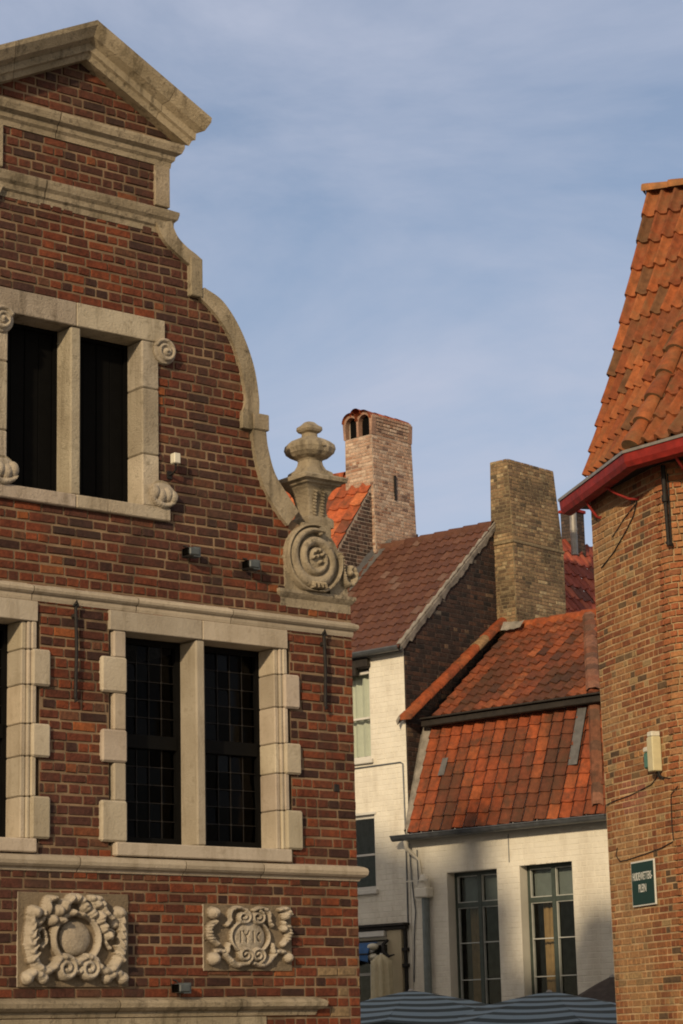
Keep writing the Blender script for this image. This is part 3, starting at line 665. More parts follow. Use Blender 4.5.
# cartouches
def C1():
    cx, cz = -2.585, 2.372
    def s(x, y): return (cx+x*.93, cz+y*.95)
    st, gr = [], []
    for sg in (-1, 1):
        st.append(([s(sg*.07*0+sg*.02, -.22)] + [s(sg*(.10+p[0]), -.20+p[1]) for p in spiral(0, 0, .085, .015, R(100 if sg > 0 else 80), -1.6*sg, 60)], [.030, .030, .024], .075))
        st.append(([s(0, -.165), s(sg*.07, -.125), s(sg*.15, -.13), s(sg*.20, -.19), s(sg*.28, -.22), s(sg*.36, -.16), s(sg*.41, -.03), s(sg*.41, .08), s(sg*.385, .16)], [.022, .028, .032, .035, .045, .042, .032], .080))
        st.append(([s(sg*.30, -.05), s(sg*.26, .0), s(sg*.28, .08), s(sg*.33, .07), s(sg*.32, .02)], [.018, .016], .055))
        st.append(([s(sg*.42, -.27), s(sg*.36, -.23), s(sg*.28, -.27)], [.05, .03, .045], .07))
        st.append(([s(sg*.385, .16), s(sg*.33, .12), s(sg*.27, .20)], [.05, .025, .03], .06))
        for k in range(6):                                       # acanthus ribs
            st.append(([s(sg*(.40+.0*k), -.14+.055*k), s(sg*(.345+.01*k), -.09+.055*k)], [.030, .010], .085))
    dm = [s(-.37, .20)+(.06, .055, .10, .5), s(.385, .205)+(.055, .055, .09, .5), s(0, .02)+(.135, .125, .055, .45)]
    st.append(([s(.20*math.cos(t), .015+.185*math.sin(t)) for t in np.linspace(0, 2*math.pi, 90)], .024, .062))
    # leafy crest with two seated cherub-like lumps of fruit and scroll at centre top
    for a, b, c, d in ((-.17, .215, .055, .05), (-.11, .25, .045, .055), (.07, .245, .05, .05), (.13, .20, .05, .05), (.20, .17, .04, .06), (-.22, .15, .04, .045), (.235, .10, .035, .05), (-.26, .24, .035, .07), (.17, .27, .05, .04), (-.05, .205, .03, .03), (-.145, .145, .05, .03), (.27, .04, .03, .04), (.03, .19, .03, .025)):
        dm.append(s(a, b)+(c, d, .085+.02*random.random(), .5))
    st.append(([s(-.10, .27), s(-.04, .31), s(.03, .30), s(.06, .26)], [.03, .04, .03], .095))
    st.append(([s(-.30, .19), s(-.25, .29), s(-.19, .31)], [.025, .035, .02], .085))
    st.append(([s(.13, .31), s(.20, .30), s(.24, .22), s(.30, .17)], [.03, .035, .025], .09))
    for a in np.linspace(.06, 1, 7): gr.append(([s(-.31+a*.10, .08+a*.02), s(-.36+a*.10, .02)], .006, .012))
    return relief(cx-.455, cx+.455, cz-.315, cz+.335, 260, 190, st, dm, base=.012, yf=-.004, yb=.02, grooves=gr, flute=(cx, cz, .20, 19))
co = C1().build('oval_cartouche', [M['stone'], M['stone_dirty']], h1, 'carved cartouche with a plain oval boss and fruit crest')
def C2():
    cx, cz = -1.065, 2.415
    def s(x, y): return (cx+x*.415/.33, cz+y*.235/.22)
    # drawn in a 0.66 x 0.44 box
    st, gr = [], []
    for sg in (-1, 1):
        st.append(([s(sg*(.052+p[0]), .135+p[1]) for p in spiral(0, 0, .05, .008, R(60 if sg > 0 else 120), 1.5*(-sg), 60)], [.018, .016, .014], .055))
        st.append(([s(sg*.03, .185), s(sg*.09, .20), s(sg*.14, .17), s(sg*.145, .11), s(sg*.165, .08)], [.016, .020, .018], .055))
        st.append(([s(sg*(.045+p[0]), -.125+p[1]) for p in spiral(0, 0, .052, .01, R(-60 if sg > 0 else 240), 1.6*sg, 60)], [.018, .017, .014], .060))
        st.append(([s(sg*.02, -.18), s(sg*.10, -.19), s(sg*.17, -.13), s(sg*.20, -.10), s(sg*.25, -.10)], [.020, .028, .022, .020], .052))
        st.append(([s(sg*.24, -.05), s(sg*.285, .0), s(sg*.29, .06), s(sg*.25, .10)], [.022, .034, .030, .02], .062))
        st.append(([s(sg*.17, -.10), s(sg*.16, -.05)], [.022, .016], .055))
        for k in range(6): gr.append(([s(sg*.31, -.03+.022*k), s(sg*.26, -.02+.022*k)], .005, .012))
    dm = [s(-.265, .16)+(.052, .048, .085, .5), s(-.265, -.15)+(.055, .052, .080, .5), s(.265, .15)+(.045, .038, .075, .5), s(.285, -.14)+(.04, .042, .065, .5), s(.25, .06)+(.03, .03, .07, .5), s(0, .0)+(.148, .125, .040, .25)]
    st.append(([s(.14*math.cos(t), .115*math.sin(t)) for t in np.linspace(0, 2*math.pi, 90)], .014, .045))
    st.append(([s(.22, .19), s(.27, .195), s(.30, .16)], [.016, .026, .016], .07))
    # the inscription  I Y I C
    for l in ([(-.068, .035), (-.068, -.035)], [(-.050, .038), (-.030, .002)], [(-.012, .038), (-.030, .002)], [(-.030, .002), (-.030, -.036)], [(.020, .036), (.020, -.036)],
              [(.070, .030), (.052, .012), (.050, -.010), (.070, -.032)]):
        a = [s(*q) for q in l]; n_ = 14; a = [(a[0][0]+(a[-1][0]-a[0][0])*t, a[0][1]+(a[-1][1]-a[0][1])*t) for t in np.linspace(0, 1, n_)] if len(a) == 2 else a
        gr.append((a, .0085, .022))
    return relief(cx-.405, cx+.405, cz-.245, cz+.235, 260, 160, st, dm, base=.012, yf=-.004, yb=.02, grooves=gr, flute=(cx, cz, .21, 21))
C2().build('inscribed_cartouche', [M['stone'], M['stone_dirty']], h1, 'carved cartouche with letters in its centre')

# iron wall anchors
def anchor(x, z0, z1):
    mb = MB(); mb.tube([(x, -.045, z0), (x+.006, -.05, (z0+z1)/2), (x, -.045, z1)], .013, 8)
    mb.tube([(x, -.05, z0), (x-.012, -.06, z0-.03), (x+.012, -.055, z0-.01)], .010, 6)
    mb.tube([(x-.022, -.05, z1-.02), (x, -.06, z1+.02), (x+.022, -.05, z1-.02)], .010, 6)
    mb.box(x-.012, x+.012, -.05, .0, z1-.10, z1-.07, bev=.004)
    mb.build('wall_anchor', M['iron'], h1)
anchor(-2.595, 4.09, 4.78); anchor(-.305, 4.20, 4.78)
mb = MB(); mb.box(-.205, -.155, -.012, .02, 3.54, 3.60, bev=.004); mb.build('putlog_cap', M['iron'], h1)

# floodlights and the sensor: fixed to the wall, things of their own
W1 = Matrix.Translation((0.0465, 18.0, 0)) @ Matrix.Rotation(math.atan2(.6275, .7786), 4, 'Z')
def wall_thing(Wm, rz, name, label, cat, x, z, group=None):
    p = Wm @ Vector((x, 0, z)); return thing(name, label, cat, p, rz, group)
A1 = math.atan2(.6275, .7786)
def floodlight(x, z, label):
    t = wall_thing(W1, A1, 'floodlight', label, 'floodlight', x, z, 'small grey floodlights on the brick gable')
    mb = MB(); mb.box(-.045, .055, -.135, -.045, -.035, .03, bev=.012)
    for k in range(5): mb.box(.0, .062, -.125+.016*k, -.118+.016*k, -.04, .036)
    mb.build('lamp_housing', M['grey_plastic'], t)
    mb = MB(); mb.box(-.056, -.044, -.13, -.05, -.030, .025, bev=.004); mb.build('lens', M['glass_dim'], t)
    mb = MB(); mb.box(-.015, .015, -.05, -.008, -.012, .012); mb.box(-.03, .03, -.015, -.006, -.03, .03); mb.tube([(.01, -.05, .02), (.0, -.03, .055), (-.02, -.01, .06)], .006, 6); mb.build('bracket', M['iron'], t)
floodlight(-1.60, 5.275, 'small grey floodlight on the gable, left of the pair just above the string course')
floodlight(-1.04, 5.24, 'small grey floodlight on the brick wall, nearest to the big stone scroll')
floodlight(-1.72, 2.045, 'small grey floodlight low on the wall between the two carved cartouches')
t = wall_thing(W1, A1, 'sensor_box', 'small white box lamp on an arm beside the lower right carving of the upper window', 'sensor', -1.745, 5.92)
mb = MB(); mb.box(-.03, .028, -.13, -.07, .02, .10, bev=.006); mb.build('housing', M['white_plastic'], t)
mb = MB(); mb.tube([(0, -.10, .02), (0, -.10, -.03), (0, -.05, -.05), (0, -.007, -.05)], .009, 6); mb.box(-.02, .02, -.02, -.006, -.08, -.02); mb.build('arm', M['iron'], t)
# unseen taller house added in the same row, out of the picture to the left: its wall and roof throw the shade on the white houses
nb = thing('added_shade_house', 'unseen tall plain brick house added left of the curved gable to shade the white houses', 'house', W1 @ Vector((2*XC-.01, .1, 0)), A1)
nwin = [(-1.6-2.0*i, -.7-2.0*i, 1.0+3.1*k, 2.9+3.1*k) for i in range(3) for k in range(4)]
mb = MB(); wall_panel(mb, rect(-6.6, 0, GZ, NB_H), [rect(*w) for w in nwin], 0, .3)
mb.box(-6.6, -6.3, .301, NB_D, GZ, NB_H); mb.box(-.3, 0, .301, NB_D, GZ, NB_H); mb.box(-6.299, -.301, NB_D-.3, NB_D, GZ, NB_H)
mb.build('wall', M['brick_flat'], nb)
mb = MB(); mb.face([(-6.7, -.1, NB_H), (.05, -.1, NB_H), (.05, NB_D/2, NB_H+1.6), (-6.7, NB_D/2, NB_H+1.6)]); mb.face([(-6.7, NB_D+.1, NB_H), (.05, NB_D+.1, NB_H), (.05, NB_D/2, NB_H+1.6), (-6.7, NB_D/2, NB_H+1.6)])
for x in (-6.6, 0): mb.face([(x, 0, NB_H), (x, NB_D, NB_H), (x, NB_D/2, NB_H+1.58)])
mb.build('roof', M['brick_flat'], nb)
for w in nwin:
    mb = MB(); mb.box(w[0], w[1], .15, .2, w[2], w[3]); wo = mb.build('window', M['casement_dark'], nb)

# ================================================================ frame shared by the two white houses
A2 = R(-42.0); W2 = Matrix.Translation((0.8834, 34.0, 0)) @ Matrix.Rotation(A2, 4, 'Z')
# local x to the right along the fronts, y into the houses
O2 = (0.8834, 34.0, 0)
def tile_plane(x0, x1, y0, z0, y1, z1):
    return lambda u, v: Vector((x0+(x1-x0)*u, y0+(y1-y0)*v, z0+(z1-z0)*v))
PALW = [(1, (.74, .70, .60))]
PALD = [(4, (.050, .030, .024)), (3, (.035, .024, .021)), (2, (.075, .040, .028)), (1, (.022, .018, .017)), (.5, (.13, .085, .055))]

# ---- tall white house with brown roof
h2 = thing('tall_white_house', 'tall narrow white painted house with brown pantile roof and dark brick side gable', 'house', O2, A2)
win2 = [(-1.38, -.70, 5.83, 7.27), (-1.38, -.67, 3.88, 4.99)]
shop = (-2.15, -.42, 1.3, 3.12)
mb = MB(); wall_panel(mb, rect(-2.75, -.004, GZ, 7.50), [rect(*w) for w in win2+[(-2.3, -.45, GZ+.9, 3.14)]], 0, .3)
bricks(mb, lambda z: cut([(-2.75, -.0)], z, win2+[(-2.3, -.45, GZ+.9, 3.14)]), 3.3, 7.46, .078, .20, lambda x, z, d: (x, -d, z), PALW, gap=.008, depth=.0035, xa=-2.75, xb=0, seed=8)
mb.build('front_wall', [M['limewash_base'], M['limewash']], h2)
mb = MB()
D2 = 4.6; rz2 = 9.66; rv = 2.3
gab = [(.301, GZ), (D2, GZ), (D2, 7.46), (rv, rz2), (.301, 7.72)]
mb.box(-.0035, -.0002, .003, .3005, GZ, 7.5)
o = len(mb.v)
for x in (0.0, -.25): mb.face([(x, y, z) for y, z in gab])
for i in range(len(gab)):
    a, b = gab[i], gab[(i+1) % len(gab)]; mb.face([(0, a[0], a[1]), (0, b[0], b[1]), (-.25, b[0], b[1]), (-.25, a[0], a[1])])
def sg2(z):
    lo, hi = .0, D2
    if z > 7.46: lo = (z-7.46)/(rz2-7.46)*rv; hi = D2-(z-7.46)/(rz2-7.46)*(D2-rv)
    if z < 7.4: lo = .0
    return [(lo+.02, hi-.02)] if hi-lo > .1 else []
bricks(mb, sg2, 4.0, 9.6, .072, .19, lambda x, z, d: (d, x, z), PALD, gap=.010, depth=.006, xa=0, xb=D2, seed=9,
       patch=lambda x, z, c: ((.13, .11, .09) if z-(7.46+x*.957) > -.22 and x < rv and random.random() < .16 else c))
mb.build('side_gable', [M['mortar_dark'], M['brick_dark']], h2, 'dark sooty brick side gable')
mb = MB(); mb.box(-2.75, -.26, D2-.25, D2, GZ, 7.45); mb.build('rear_wall', M['limewash_base'], h2)
PALB = [(5, (.110, .046, .028)), (3, (.098, .040, .025)), (1.5, (.125, .056, .034)), (.3, (.15, .085, .06))]
mb = MB()
mb.face([(-2.72, -.1, 7.40), (.0, -.1, 7.40), (.0, rv, rz2-.02), (-2.72, rv, rz2-.02)]); mb.face([(-2.72, D2, 7.40), (.0, D2, 7.40), (.0, rv, rz2-.02), (-2.72, rv, rz2-.02)])
pantiles(mb, tile_plane(-2.72, .04, -.14, 7.40, rv, rz2+.02), 17, 15, PALB, amp=.045, step=.022, slot=True, jit=.003)
mb.build('roof', M['tile_brown'], h2)
mb = MB()
for k in range(9):
    x0 = -2.72+k*.305; P = [[(x0+dx, rv+math.cos(t)*(r), rz2-.01+math.sin(t)*r) for t in np.linspace(-.35, math.pi+.35, 9)] for dx, r in ((0, .105), (.02, .11), (.28, .095), (.30, .09))]
    mb.grid(P, pick(PALB))
mb.build('ridge_tiles', M['tile_brown'], h2)
for oo in (bpy.data.objects[mb_name] for mb_name in []): pass
mb = MB()                                                              # cement verge along the gable
P = []; rnd = random.Random(3)
for k in range(46):
    t = k/45; y = -.12+(rv+.12)*t; z = 7.42+(rz2-7.42)*t; w = .06+.07*rnd.random()**2; dd = .05+.045*rnd.random()
    P.append([(-.06, y, z+.055), (.035, y, z+.060), (.045, y, z+.0), (.03, y+dd*.3, z-w), (-.05, y, z-.04)])
mb.grid(P, smooth=False); mb.build('verge_fillet', M['cement'], h2)
mb = MB()                                                              # gutter
P = [[(x, -.16+.065*math.cos(t), 7.43+.065*math.sin(t)) for t in np.linspace(math.pi, 2*math.pi, 9)] for x in (-2.75, .06)]
mb.grid(P); P = [[(x, -.16+.058*math.cos(t), 7.432+.058*math.sin(t)) for t in np.linspace(math.pi, 2*math.pi, 9)] for x in (-2.75, .06)]; mb.grid(P)
mb.box(-2.75, .06, -.232, -.222, 7.42, 7.442); mb.box(-2.75, -.02, -.09, -.01, 7.36, 7.42); mb.build('gutter', M['zinc'], h2)
mb = MB(); mb.box(-2.72, -.90, -.10, -.008, 7.10, 7.35, bev=.01); mb.box(-.899, -.66, -.10, -.008, 7.22, 7.35, bev=.01); mb.build('dark_eaves_block', M['timber_dark'], h2)  # dark stepped block on the wall just below the gutter
def sash(parent, x0, x1, z0, z1, mat, bars_x=(), bars_z=(), recess=.10, fr=.05, curtain=None, cr=(0, 1), ccol='sheer', glaz=None, label=None, sill=None):
    w = MB(); y0, y1 = recess, recess+.06
    w.box(x0, x0+fr, y0, y1, z0, z1); w.box(x1-fr, x1, y0, y1, z0, z1); w.box(x0+fr, x1-fr, y0, y1, z1-fr, z1); w.box(x0+fr, x1-fr, y0, y1, z0, z0+fr)
    for bz, t in bars_z: w.box(x0+fr, x1-fr, y0-.012, y1, bz-t/2, bz+t/2)
    for bx, t in bars_x: w.box(bx-t/2, bx+t/2, y0-.010, y1-.001, z0+fr, z1-fr)
    wo = w.build('window', mat, parent, label)
    gl = MB(); gl.box(x0+fr, x1-fr, y0+.03, y0+.034, z0+fr, z1-fr); gl.build('pane', M['glass'], wo)
    if sill: s = MB(); s.box(x0-.05, x1+.05, -.06, recess, z0-.07, z0, bev=.008); s.build('sill', M[sill], wo)
    if curtain:
        for (a, b, za, zb, pleat) in curtain:
            c = MB(); n_ = 40; P = []
            for k in range(n_+1):
                t = k/n_; x = a+(b-a)*t; yy = y1+.05+.02*math.sin(t*pleat)+.008*math.sin(t*pleat*2.7)
                P.append([(x+.0*zz, yy, zz) for zz in (za, (za+zb)/2, zb)])
            c.grid(P); c.build('curtain', M[ccol], wo)
    return wo
sash(h2, -1.38, -.70, 5.83, 7.27, M['white_paint'], bars_z=[(6.46, .03), (7.16, .05)], curtain=[(-1.34, -.74, 5.9, 7.2, 26)], sill='white_paint', recess=.05)
sash(h2, -1.38, -.67, 3.88, 4.99, M['white_paint'], bars_z=[(4.40, .03)], sill='white_paint', recess=.05)
mb = MB(); mb.box(-1.40, -.66, -.02, .03, 7.275, 7.33); mb.build('window_hood', M['white_paint'], h2); mb = MB(); mb.box(-1.40, -.63, -.02, .03, 4.995, 5.03); mb.build('window_hood', M['white_paint'], h2)
mb = MB(); mb.tube([(-1.5, -.012, 5.705), (-.12, -.012, 5.715), (-.07, -.012, 5.69), (-.06, -.012, 5.0), (-.055, -.012, 4.5), (-.06, -.012, 3.35)], .012, 6); mb.build('cable', M['zinc'], h2)  # level run is a drawn-in shade line of a ledge; the drop is conduit
# shopfront below: cornice, pilaster, white glazed window
mb = MB(); mb.box(-2.75, -.03, -.14, -.006, 3.32, 3.36, bev=.006); mb.box(-2.75, -.05, -.09, -.006, 3.27, 3.318, bev=.004); mb.build('shop_cornice', M['timber_dark'], h2)
mb = MB(); mb.box(-2.75, -.46, -.10, -.006, 3.18, 3.262, bev=.006); mb.build('shop_fascia', M['white_paint'], h2)
mb = MB(); mb.box(-.44, -.16, -.06, .05, GZ, 3.262, bev=.008); mb.build('pilaster', M['cream'], h2)
sash(h2, -2.28, -.46, .9, 3.12, M['white_paint'], bars_x=[(-1.84, .05), (-1.38, .06), (-.92, .06), (-.70, .035)], bars_z=[(2.65, .04), (2.15, .04)], recess=.14, label='white glazed shop window')
mb = MB(); mb.tube([(-.10, -.035, 3.31), (-.10, -.035, 1.0), (-.10, -.035, GZ)], .028, 8)
for z in (2.95, 2.72): mb.box(-.15, -.05, -.075, -.002, z, z+.05, bev=.006)
mb.build('downpipe', M['iron'], h2)

# awning, lamp bracket and the folded parasol in front of the shop
p = W2 @ Vector((-1.19, -.13, 3.02)); t = thing('awning', 'blue canvas shop awning with scalloped end beside the brick corner', 'awning', p, A2)
mb = MB(); n_ = 14; P = []
for k in range(n_+1):
    x = -.7+1.35*k/n_; sag = .006*math.cos(k*1.9); P.append([(x, 0, .08), (x, -.12, .05+sag), (x, -.22, -.03+sag), (x, -.25, -.10), (x, -.25, -.19+.02*math.cos(k*math.pi/2))])
mb.grid(P); mb.grid([[(a[0], a[1]+.008, a[2]-.008) for a in r] for r in P]); mb.build('canvas', M['blue_canvas'], t)
mb = MB(); mb.tube([(-.7, -.25, -.10), (.65, -.25, -.10)], .012, 6); mb.tube([(.64, 0, -.05), (.64, -.24, -.10)], .010, 6); mb.build('frame', M['iron'], t)
p = W2 @ Vector((-.44, -.08, 3.0)); t = thing('wall_lamp', 'white twin-globe wall lamp with black bracket beside the blue awning', 'lamp', p, A2)
for dz in (.03, -.12):
    mb = MB(); P = []
    for th in np.linspace(0, math.pi, 9): P.append([(.0-.10+.085*math.sin(th)*math.cos(a), -.18+.085*math.sin(th)*math.sin(a), dz+.05*math.cos(th)) for a in np.linspace(0, 2*math.pi, 17)])
    mb.grid(P); mb.build('globe', M['white_plastic'], t)
mb = MB(); mb.tube([(.04, 0, .12), (.02, -.08, .06), (.03, -.10, -.06), (.16, -.12, -.12), (.26, -.12, -.10)], [.02, .03, .035, .02, .008], 7); mb.tube([(.03, -.10, -.06), (-.1, -.18, -.2), (-.18, -.18, -.2)], [.03, .03, .02], 7); mb.build('bracket', M['iron'], t)
p = W2 @ Vector((-.24, -.42, GZ)); t = thing('folded_parasol', 'closed cream canvas parasol standing in front of the shop pilaster', 'parasol', p, A2)
mb = MB(); P = []
for k in range(13):
    f_ = k/12; z = 1.95+1.1*f_; r0 = .10+.10*(1-f_)**.6*(1 if f_ > .08 else .8); r0 = (.165-.035*f_) if f_ < .9 else .13*(1-f_)/.1+.03
    P.append([(math.cos(a)*r0*(1+.14*math.cos(a*8+f_*1.2)), math.sin(a)*r0*(1+.14*math.cos(a*8+f_*1.2)), z) for a in np.linspace(0, 2*math.pi, 65)])
mb.grid(P); mb.face(P[0][:-1]); mb.build('canvas', M['cream_canvas'], t)
mb = MB(); mb.tube([(0, 0, .06), (0, 0, 3.07)], .02, 10); mb.build('pole', M['white_paint'], t)
mb = MB(); P = [[(math.cos(a)*r, math.sin(a)*r, z) for a in np.linspace(0, 2*math.pi, 25)] for r, z in ((.28, 0), (.28, .05), (.06, .07), (.04, .2))]; mb.grid(P, smooth=False); mb.build('base', M['cement'], t)
mb = MB(); mb.tube([(math.cos(a)*.185, math.sin(a)*.185, 2.42) for a in np.linspace(0, 2*math.pi, 25)], .010, 6); mb.build('tie', M['cream_canvas'], t)

# ---- low white house with mansard roof
h3 = thing('low_white_house', 'low white painted brick house with steep orange pantile mansard roof and two tall windows', 'house', O2, A2)
XR = 5.4
win3 = [(.70, 1.62, .95, 4.03), (2.03, 2.95, .95, 4.05)]
mb = MB(); wall_panel(mb, rect(.004, XR, GZ, 4.56), [rect(*w) for w in win3], 0, .3)
bricks(mb, lambda z: cut([(.004, XR)], z, win3), GZ+.05, 4.54, .078, .20, lambda x, z, d: (x, -d, z), PALW, gap=.008, depth=.0035, xa=0, xb=XR, seed=12)
mb.build('front_wall', [M['limewash_base'], M['limewash']], h3)
mb = MB(); mb.box(XR-.25, XR-.001, .301, 4.8, GZ, 6.0); mb.box(.01, XR-.26, 4.55, 4.8, GZ, 6.0)
mb.face([(XR-.1, .3, 6.0), (XR-.1, 4.8, 6.0), (XR-.1, 2.4, 7.9)]); mb.build('rear_wall', M['limewash_base'], h3)
# knee at y=.42 z=6.27, ridge at y=2.4 z=8.0
PALL = [(4, (.29, .068, .022)), (3, (.26, .060, .021)), (1.6, (.22, .054, .021)), (1.2, (.32, .085, .028)), (.3, (.14, .045, .024)), (.1, (.26, .16, .08))]
def patchL(u, v, c):
    t = noise.noise(Vector((u*9, v*1.5, 1.7)))+.25*noise.noise(Vector((u*31, v*14, 4.2)))
    if t > -.02: c = mixc(c, (.055, .028, .018), min(.72, (t+.02)*1.8))
    return c
mb = MB()
mb.face([(.06, -.04, 4.60), (XR, -.04, 4.60), (XR, .42, 6.23), (.16, .42, 6.23)])
pantiles(mb, lambda u, v: Vector((.06+.12*v+(XR-.06-.12*v)*u, -.10+.50*v, 4.63+1.62*v)), 25, 8, PALL, amp=.055, step=.026, slot=True, patch=patchL)
mb.build('lower_roof', M['tile_orange'], h3)
PALU = [(4, (.22, .060, .023)), (3, (.19, .052, .022)), (2.0, (.15, .045, .022)), (1.2, (.27, .08, .03)), (.5, (.08, .032, .02))]
mb = MB()
mb.face([(.10, .42, 6.34), (XR, .42, 6.34), (XR, 2.4, 7.93), (.10, 2.4, 7.93)]); mb.face([(.10, 4.85, 6.0), (XR, 4.85, 6.0), (XR, 2.4, 7.93), (.10, 2.4, 7.93)])
pantiles(mb, tile_plane(.22, XR, .36, 6.36, 2.4, 7.98), 27, 11, PALU, amp=.065, step=.030, slot=True, patch=patchL)
mb.build('upper_roof', M['tile_orange'], h3)
mb = MB()
for k in range(17):
    x0 = .42+k*.30; P = [[(x0+dx, 2.4+math.cos(t)*r, 7.96+math.sin(t)*r*.8) for t in np.linspace(-.3, math.pi+.3, 9)] for dx, r in ((0, .14), (.02, .145), (.28, .125), (.3, .12))]
    mb.grid(P, pick(PALL)); 
mb.build('ridge_tiles', M['tile_orange'], h3)
mb = MB(); mb.box(.12, XR, .20, .40, 6.235, 6.335, bev=.012); mb.box(.14, XR, .15, .42, 6.338, 6.365, bev=.006); mb.build('knee_beam', M['timber_dark'], h3)
# coping of tiles and mortar on the party wall
mb = MB(); ctl = []
for k in range(10):
    a = k/10; b = (k+1)/10+.012
    def Q(t, dx, dz): return (dx, -.12+2.44*t, 6.33+1.76*t+dz)
    lift = random.uniform(0, .012); col = pick(PALL)
    P = [[Q(t, .09+r*math.cos(w), .0+r*.8*math.sin(w)+lift) for w in np.linspace(-.2, math.pi+.1, 9)] for t, r in ((a, .125), (b, .108))]
    mb.grid(P, col); mb.face(P[0], col)
mb.build('party_wall_coping', M['tile_orange'], h3)
mb = MB(); P = []
for k in range(40):
    t = k/39; y = -.14+2.5*t; z = 6.30+1.76*t; w = .05+.02*rnd.random()
    P.append([(-.045, y, z-.05), (-.055-.02*rnd.random(), y, z+.02), (-.02, y, z+.085), (-.015, y, z+.075+.015*rnd.random()), (.0, y, z+.04)])
mb.grid(P, smooth=False)
for k in range(1): mb.face(P[0])
mb.build('mortar_fillet', M['cement'], h3)
def raking_strip(name, p, q, w, h, mat, n=14):
    mb = MB(); P = []; d = (q-p).normalized(); sd_ = Vector((1, 0, 0)); up_ = Vector((0, -.6, .8))
    for k in range(n+1):
        c = p.lerp(q, k/n); j = (k % 2)*.012; P.append([c-sd_*w-up_*.1, c-sd_*w+up_*(h*.6+j), c-sd_*w*.5+up_*(h+j), c+sd_*w*.5+up_*(h+j), c+sd_*w+up_*(h*.6+j), c+sd_*w-up_*.1])
    cols = [pick([(2, (.19, .075, .04)), (1, (.13, .065, .04)), (1, (.22, .10, .06))]) for _ in range(n+1)]
    mb.grid(P, smooth=False, cols=lambda i, j: cols[i]); mb.build(name, mat, h3)
raking_strip('hip_coping', Vector((1.72, 2.42, 7.99)), Vector((3.20, .38, 6.40)), .12, .09, M['tile_orange'])
raking_strip('hip_coping', Vector((3.22, .36, 6.22)), Vector((3.52, -.08, 4.70)), .10, .10, M['tile_orange'], 10)
# raking end strip of the mansard (cement) and the worn brick end of the party wall
mb = MB(); P = []
for k in range(20):
    t = k/19; y = -.09+.50*t; z = 4.66+1.6*t; P.append([(.0, y, z-.02), (.005, y-.03, z+.03), (.06, y-.045-.01*rnd.random(), z+.05), (.15+.11*t+.02*rnd.random(), y-.01, z+.03), (.15+.10*t, y+.05, z-.03)])
mb.grid(P, smooth=False); mb.build('verge_fillet', M['cement'], h3)
mb = MB(); P = []
mb.box(.62-.52+.32, .62-.52+.40, -.0, .012, 5.62, 5.80)
sk = mb
mb = MB()
def ontile(u, v, h): return (.06+.12*v+(XR-.06-.12*v)*u, -.10+.50*v-.95*h, 4.63+1.62*v+.3*h)
mb.face([ontile(.075, .50, .075), ontile(.098, .50, .075), ontile(.10, .66, .075), ontile(.08, .66, .075)])
mb.build('lead_patch', M['lead'], h3); mb = MB()
mb.face([ontile(.53, .45, .072), ontile(.56, .45, .072), ontile(.56, .96, .072), ontile(.53, .96, .072)]); mb.build('lead_patch', M['lead'], h3)
mb = MB()
gy, gz = -.22, 4.60
for r in (.075, .067): mb.grid([[(x, gy+r*math.cos(t), gz+r*math.sin(t)) for t in np.linspace(math.pi, 2*math.pi, 9)] for x in (-.12, XR)])
for x in (-.12, XR): mb.face([(x, gy+.075*math.cos(t), gz+.075*math.sin(t)) for t in np.linspace(math.pi, 2*math.pi, 9)])
mb.tube([(-.12, gy-.078, gz), (XR, gy-.078, gz)], .011, 6)
mb.box(-.1, XR, -.135, -.01, 4.545, 4.60)
mb.build('gutter', M['zinc'], h3)
def tall_window(x0, x1, z0, z1, blind=.0):
    fr = .055; xm = (x0+x1)/2+.01; zt = 3.56; y0 = .17; y1 = .24
    w = MB()
    w.box(x0, x0+fr, y0, y1, z0, z1); w.box(x1-fr, x1, y0, y1, z0, z1); w.box(x0+fr, x1-fr, y0, y1, z1-fr, z1); w.box(x0+fr, x1-fr, y0, y1, z0, z0+fr)
    w.box(xm-.032, xm+.032, y0-.02, y1, z0+fr, z1-fr); w.box(x0+fr, x1-fr, y0-.015, y1-.002, zt-.035, zt+.035)
    wo = w.build('window', M['casement_green'], h3)
    b = MB(); t = .012
    for a, c in ((x0+fr, xm-.032), (xm+.032, x1-fr)):
        for p, q in ((z0+fr, zt-.035), (zt+.035, z1-fr)):
            b.box(a, a+t, y0-.004, y0+.04, p, q); b.box(c-t, c, y0-.004, y0+.04, p, q); b.box(a+t, c-t, y0-.004, y0+.04, p, p+t); b.box(a+t, c-t, y0-.004, y0+.04, q-t, q)
        for zz in (3.02, 2.50, 1.98, 1.46): b.box(a+t, c-t, y0-.003, y0+.035, zz-t*.6, zz+t*.6)
    b.build('glazing_bars', M['putty'], wo)
    gl = MB(); gl.box(x0+fr, x1-fr, y0+.03, y0+.034, z0+fr, z1-fr); gl.build('pane', M['glass'], wo)
    bl = MB(); bl.box(x0+fr, x1-fr, y1+.03, y1+.04, zt, z1-fr); bl.build('blind', M['blind'], wo)
    c = MB(); P = []
    for k in range(41):
        s_ = k/40; P.append([])
        for zz in np.linspace(z0, zt, 8):
            f_ = (zz-z0)/(zt-z0); xa_ = x0+.08+(.12 if True else 0)*f_*0; wdt = .16+.16*f_
            P[-1].append((x0+.14+wdt*s_, y1+.10+.022*math.sin(s_*24)+.01*math.sin(s_*51+zz), zz))
    c.grid(P); c.build('curtain', M['curtain'], wo)
    s = MB(); s.box(x0-.05, x1+.05, -.05, y0, z0-.08, z0-.002, bev=.01); s.build('sill', M['cement'], wo)
for w in win3: tall_window(*w)
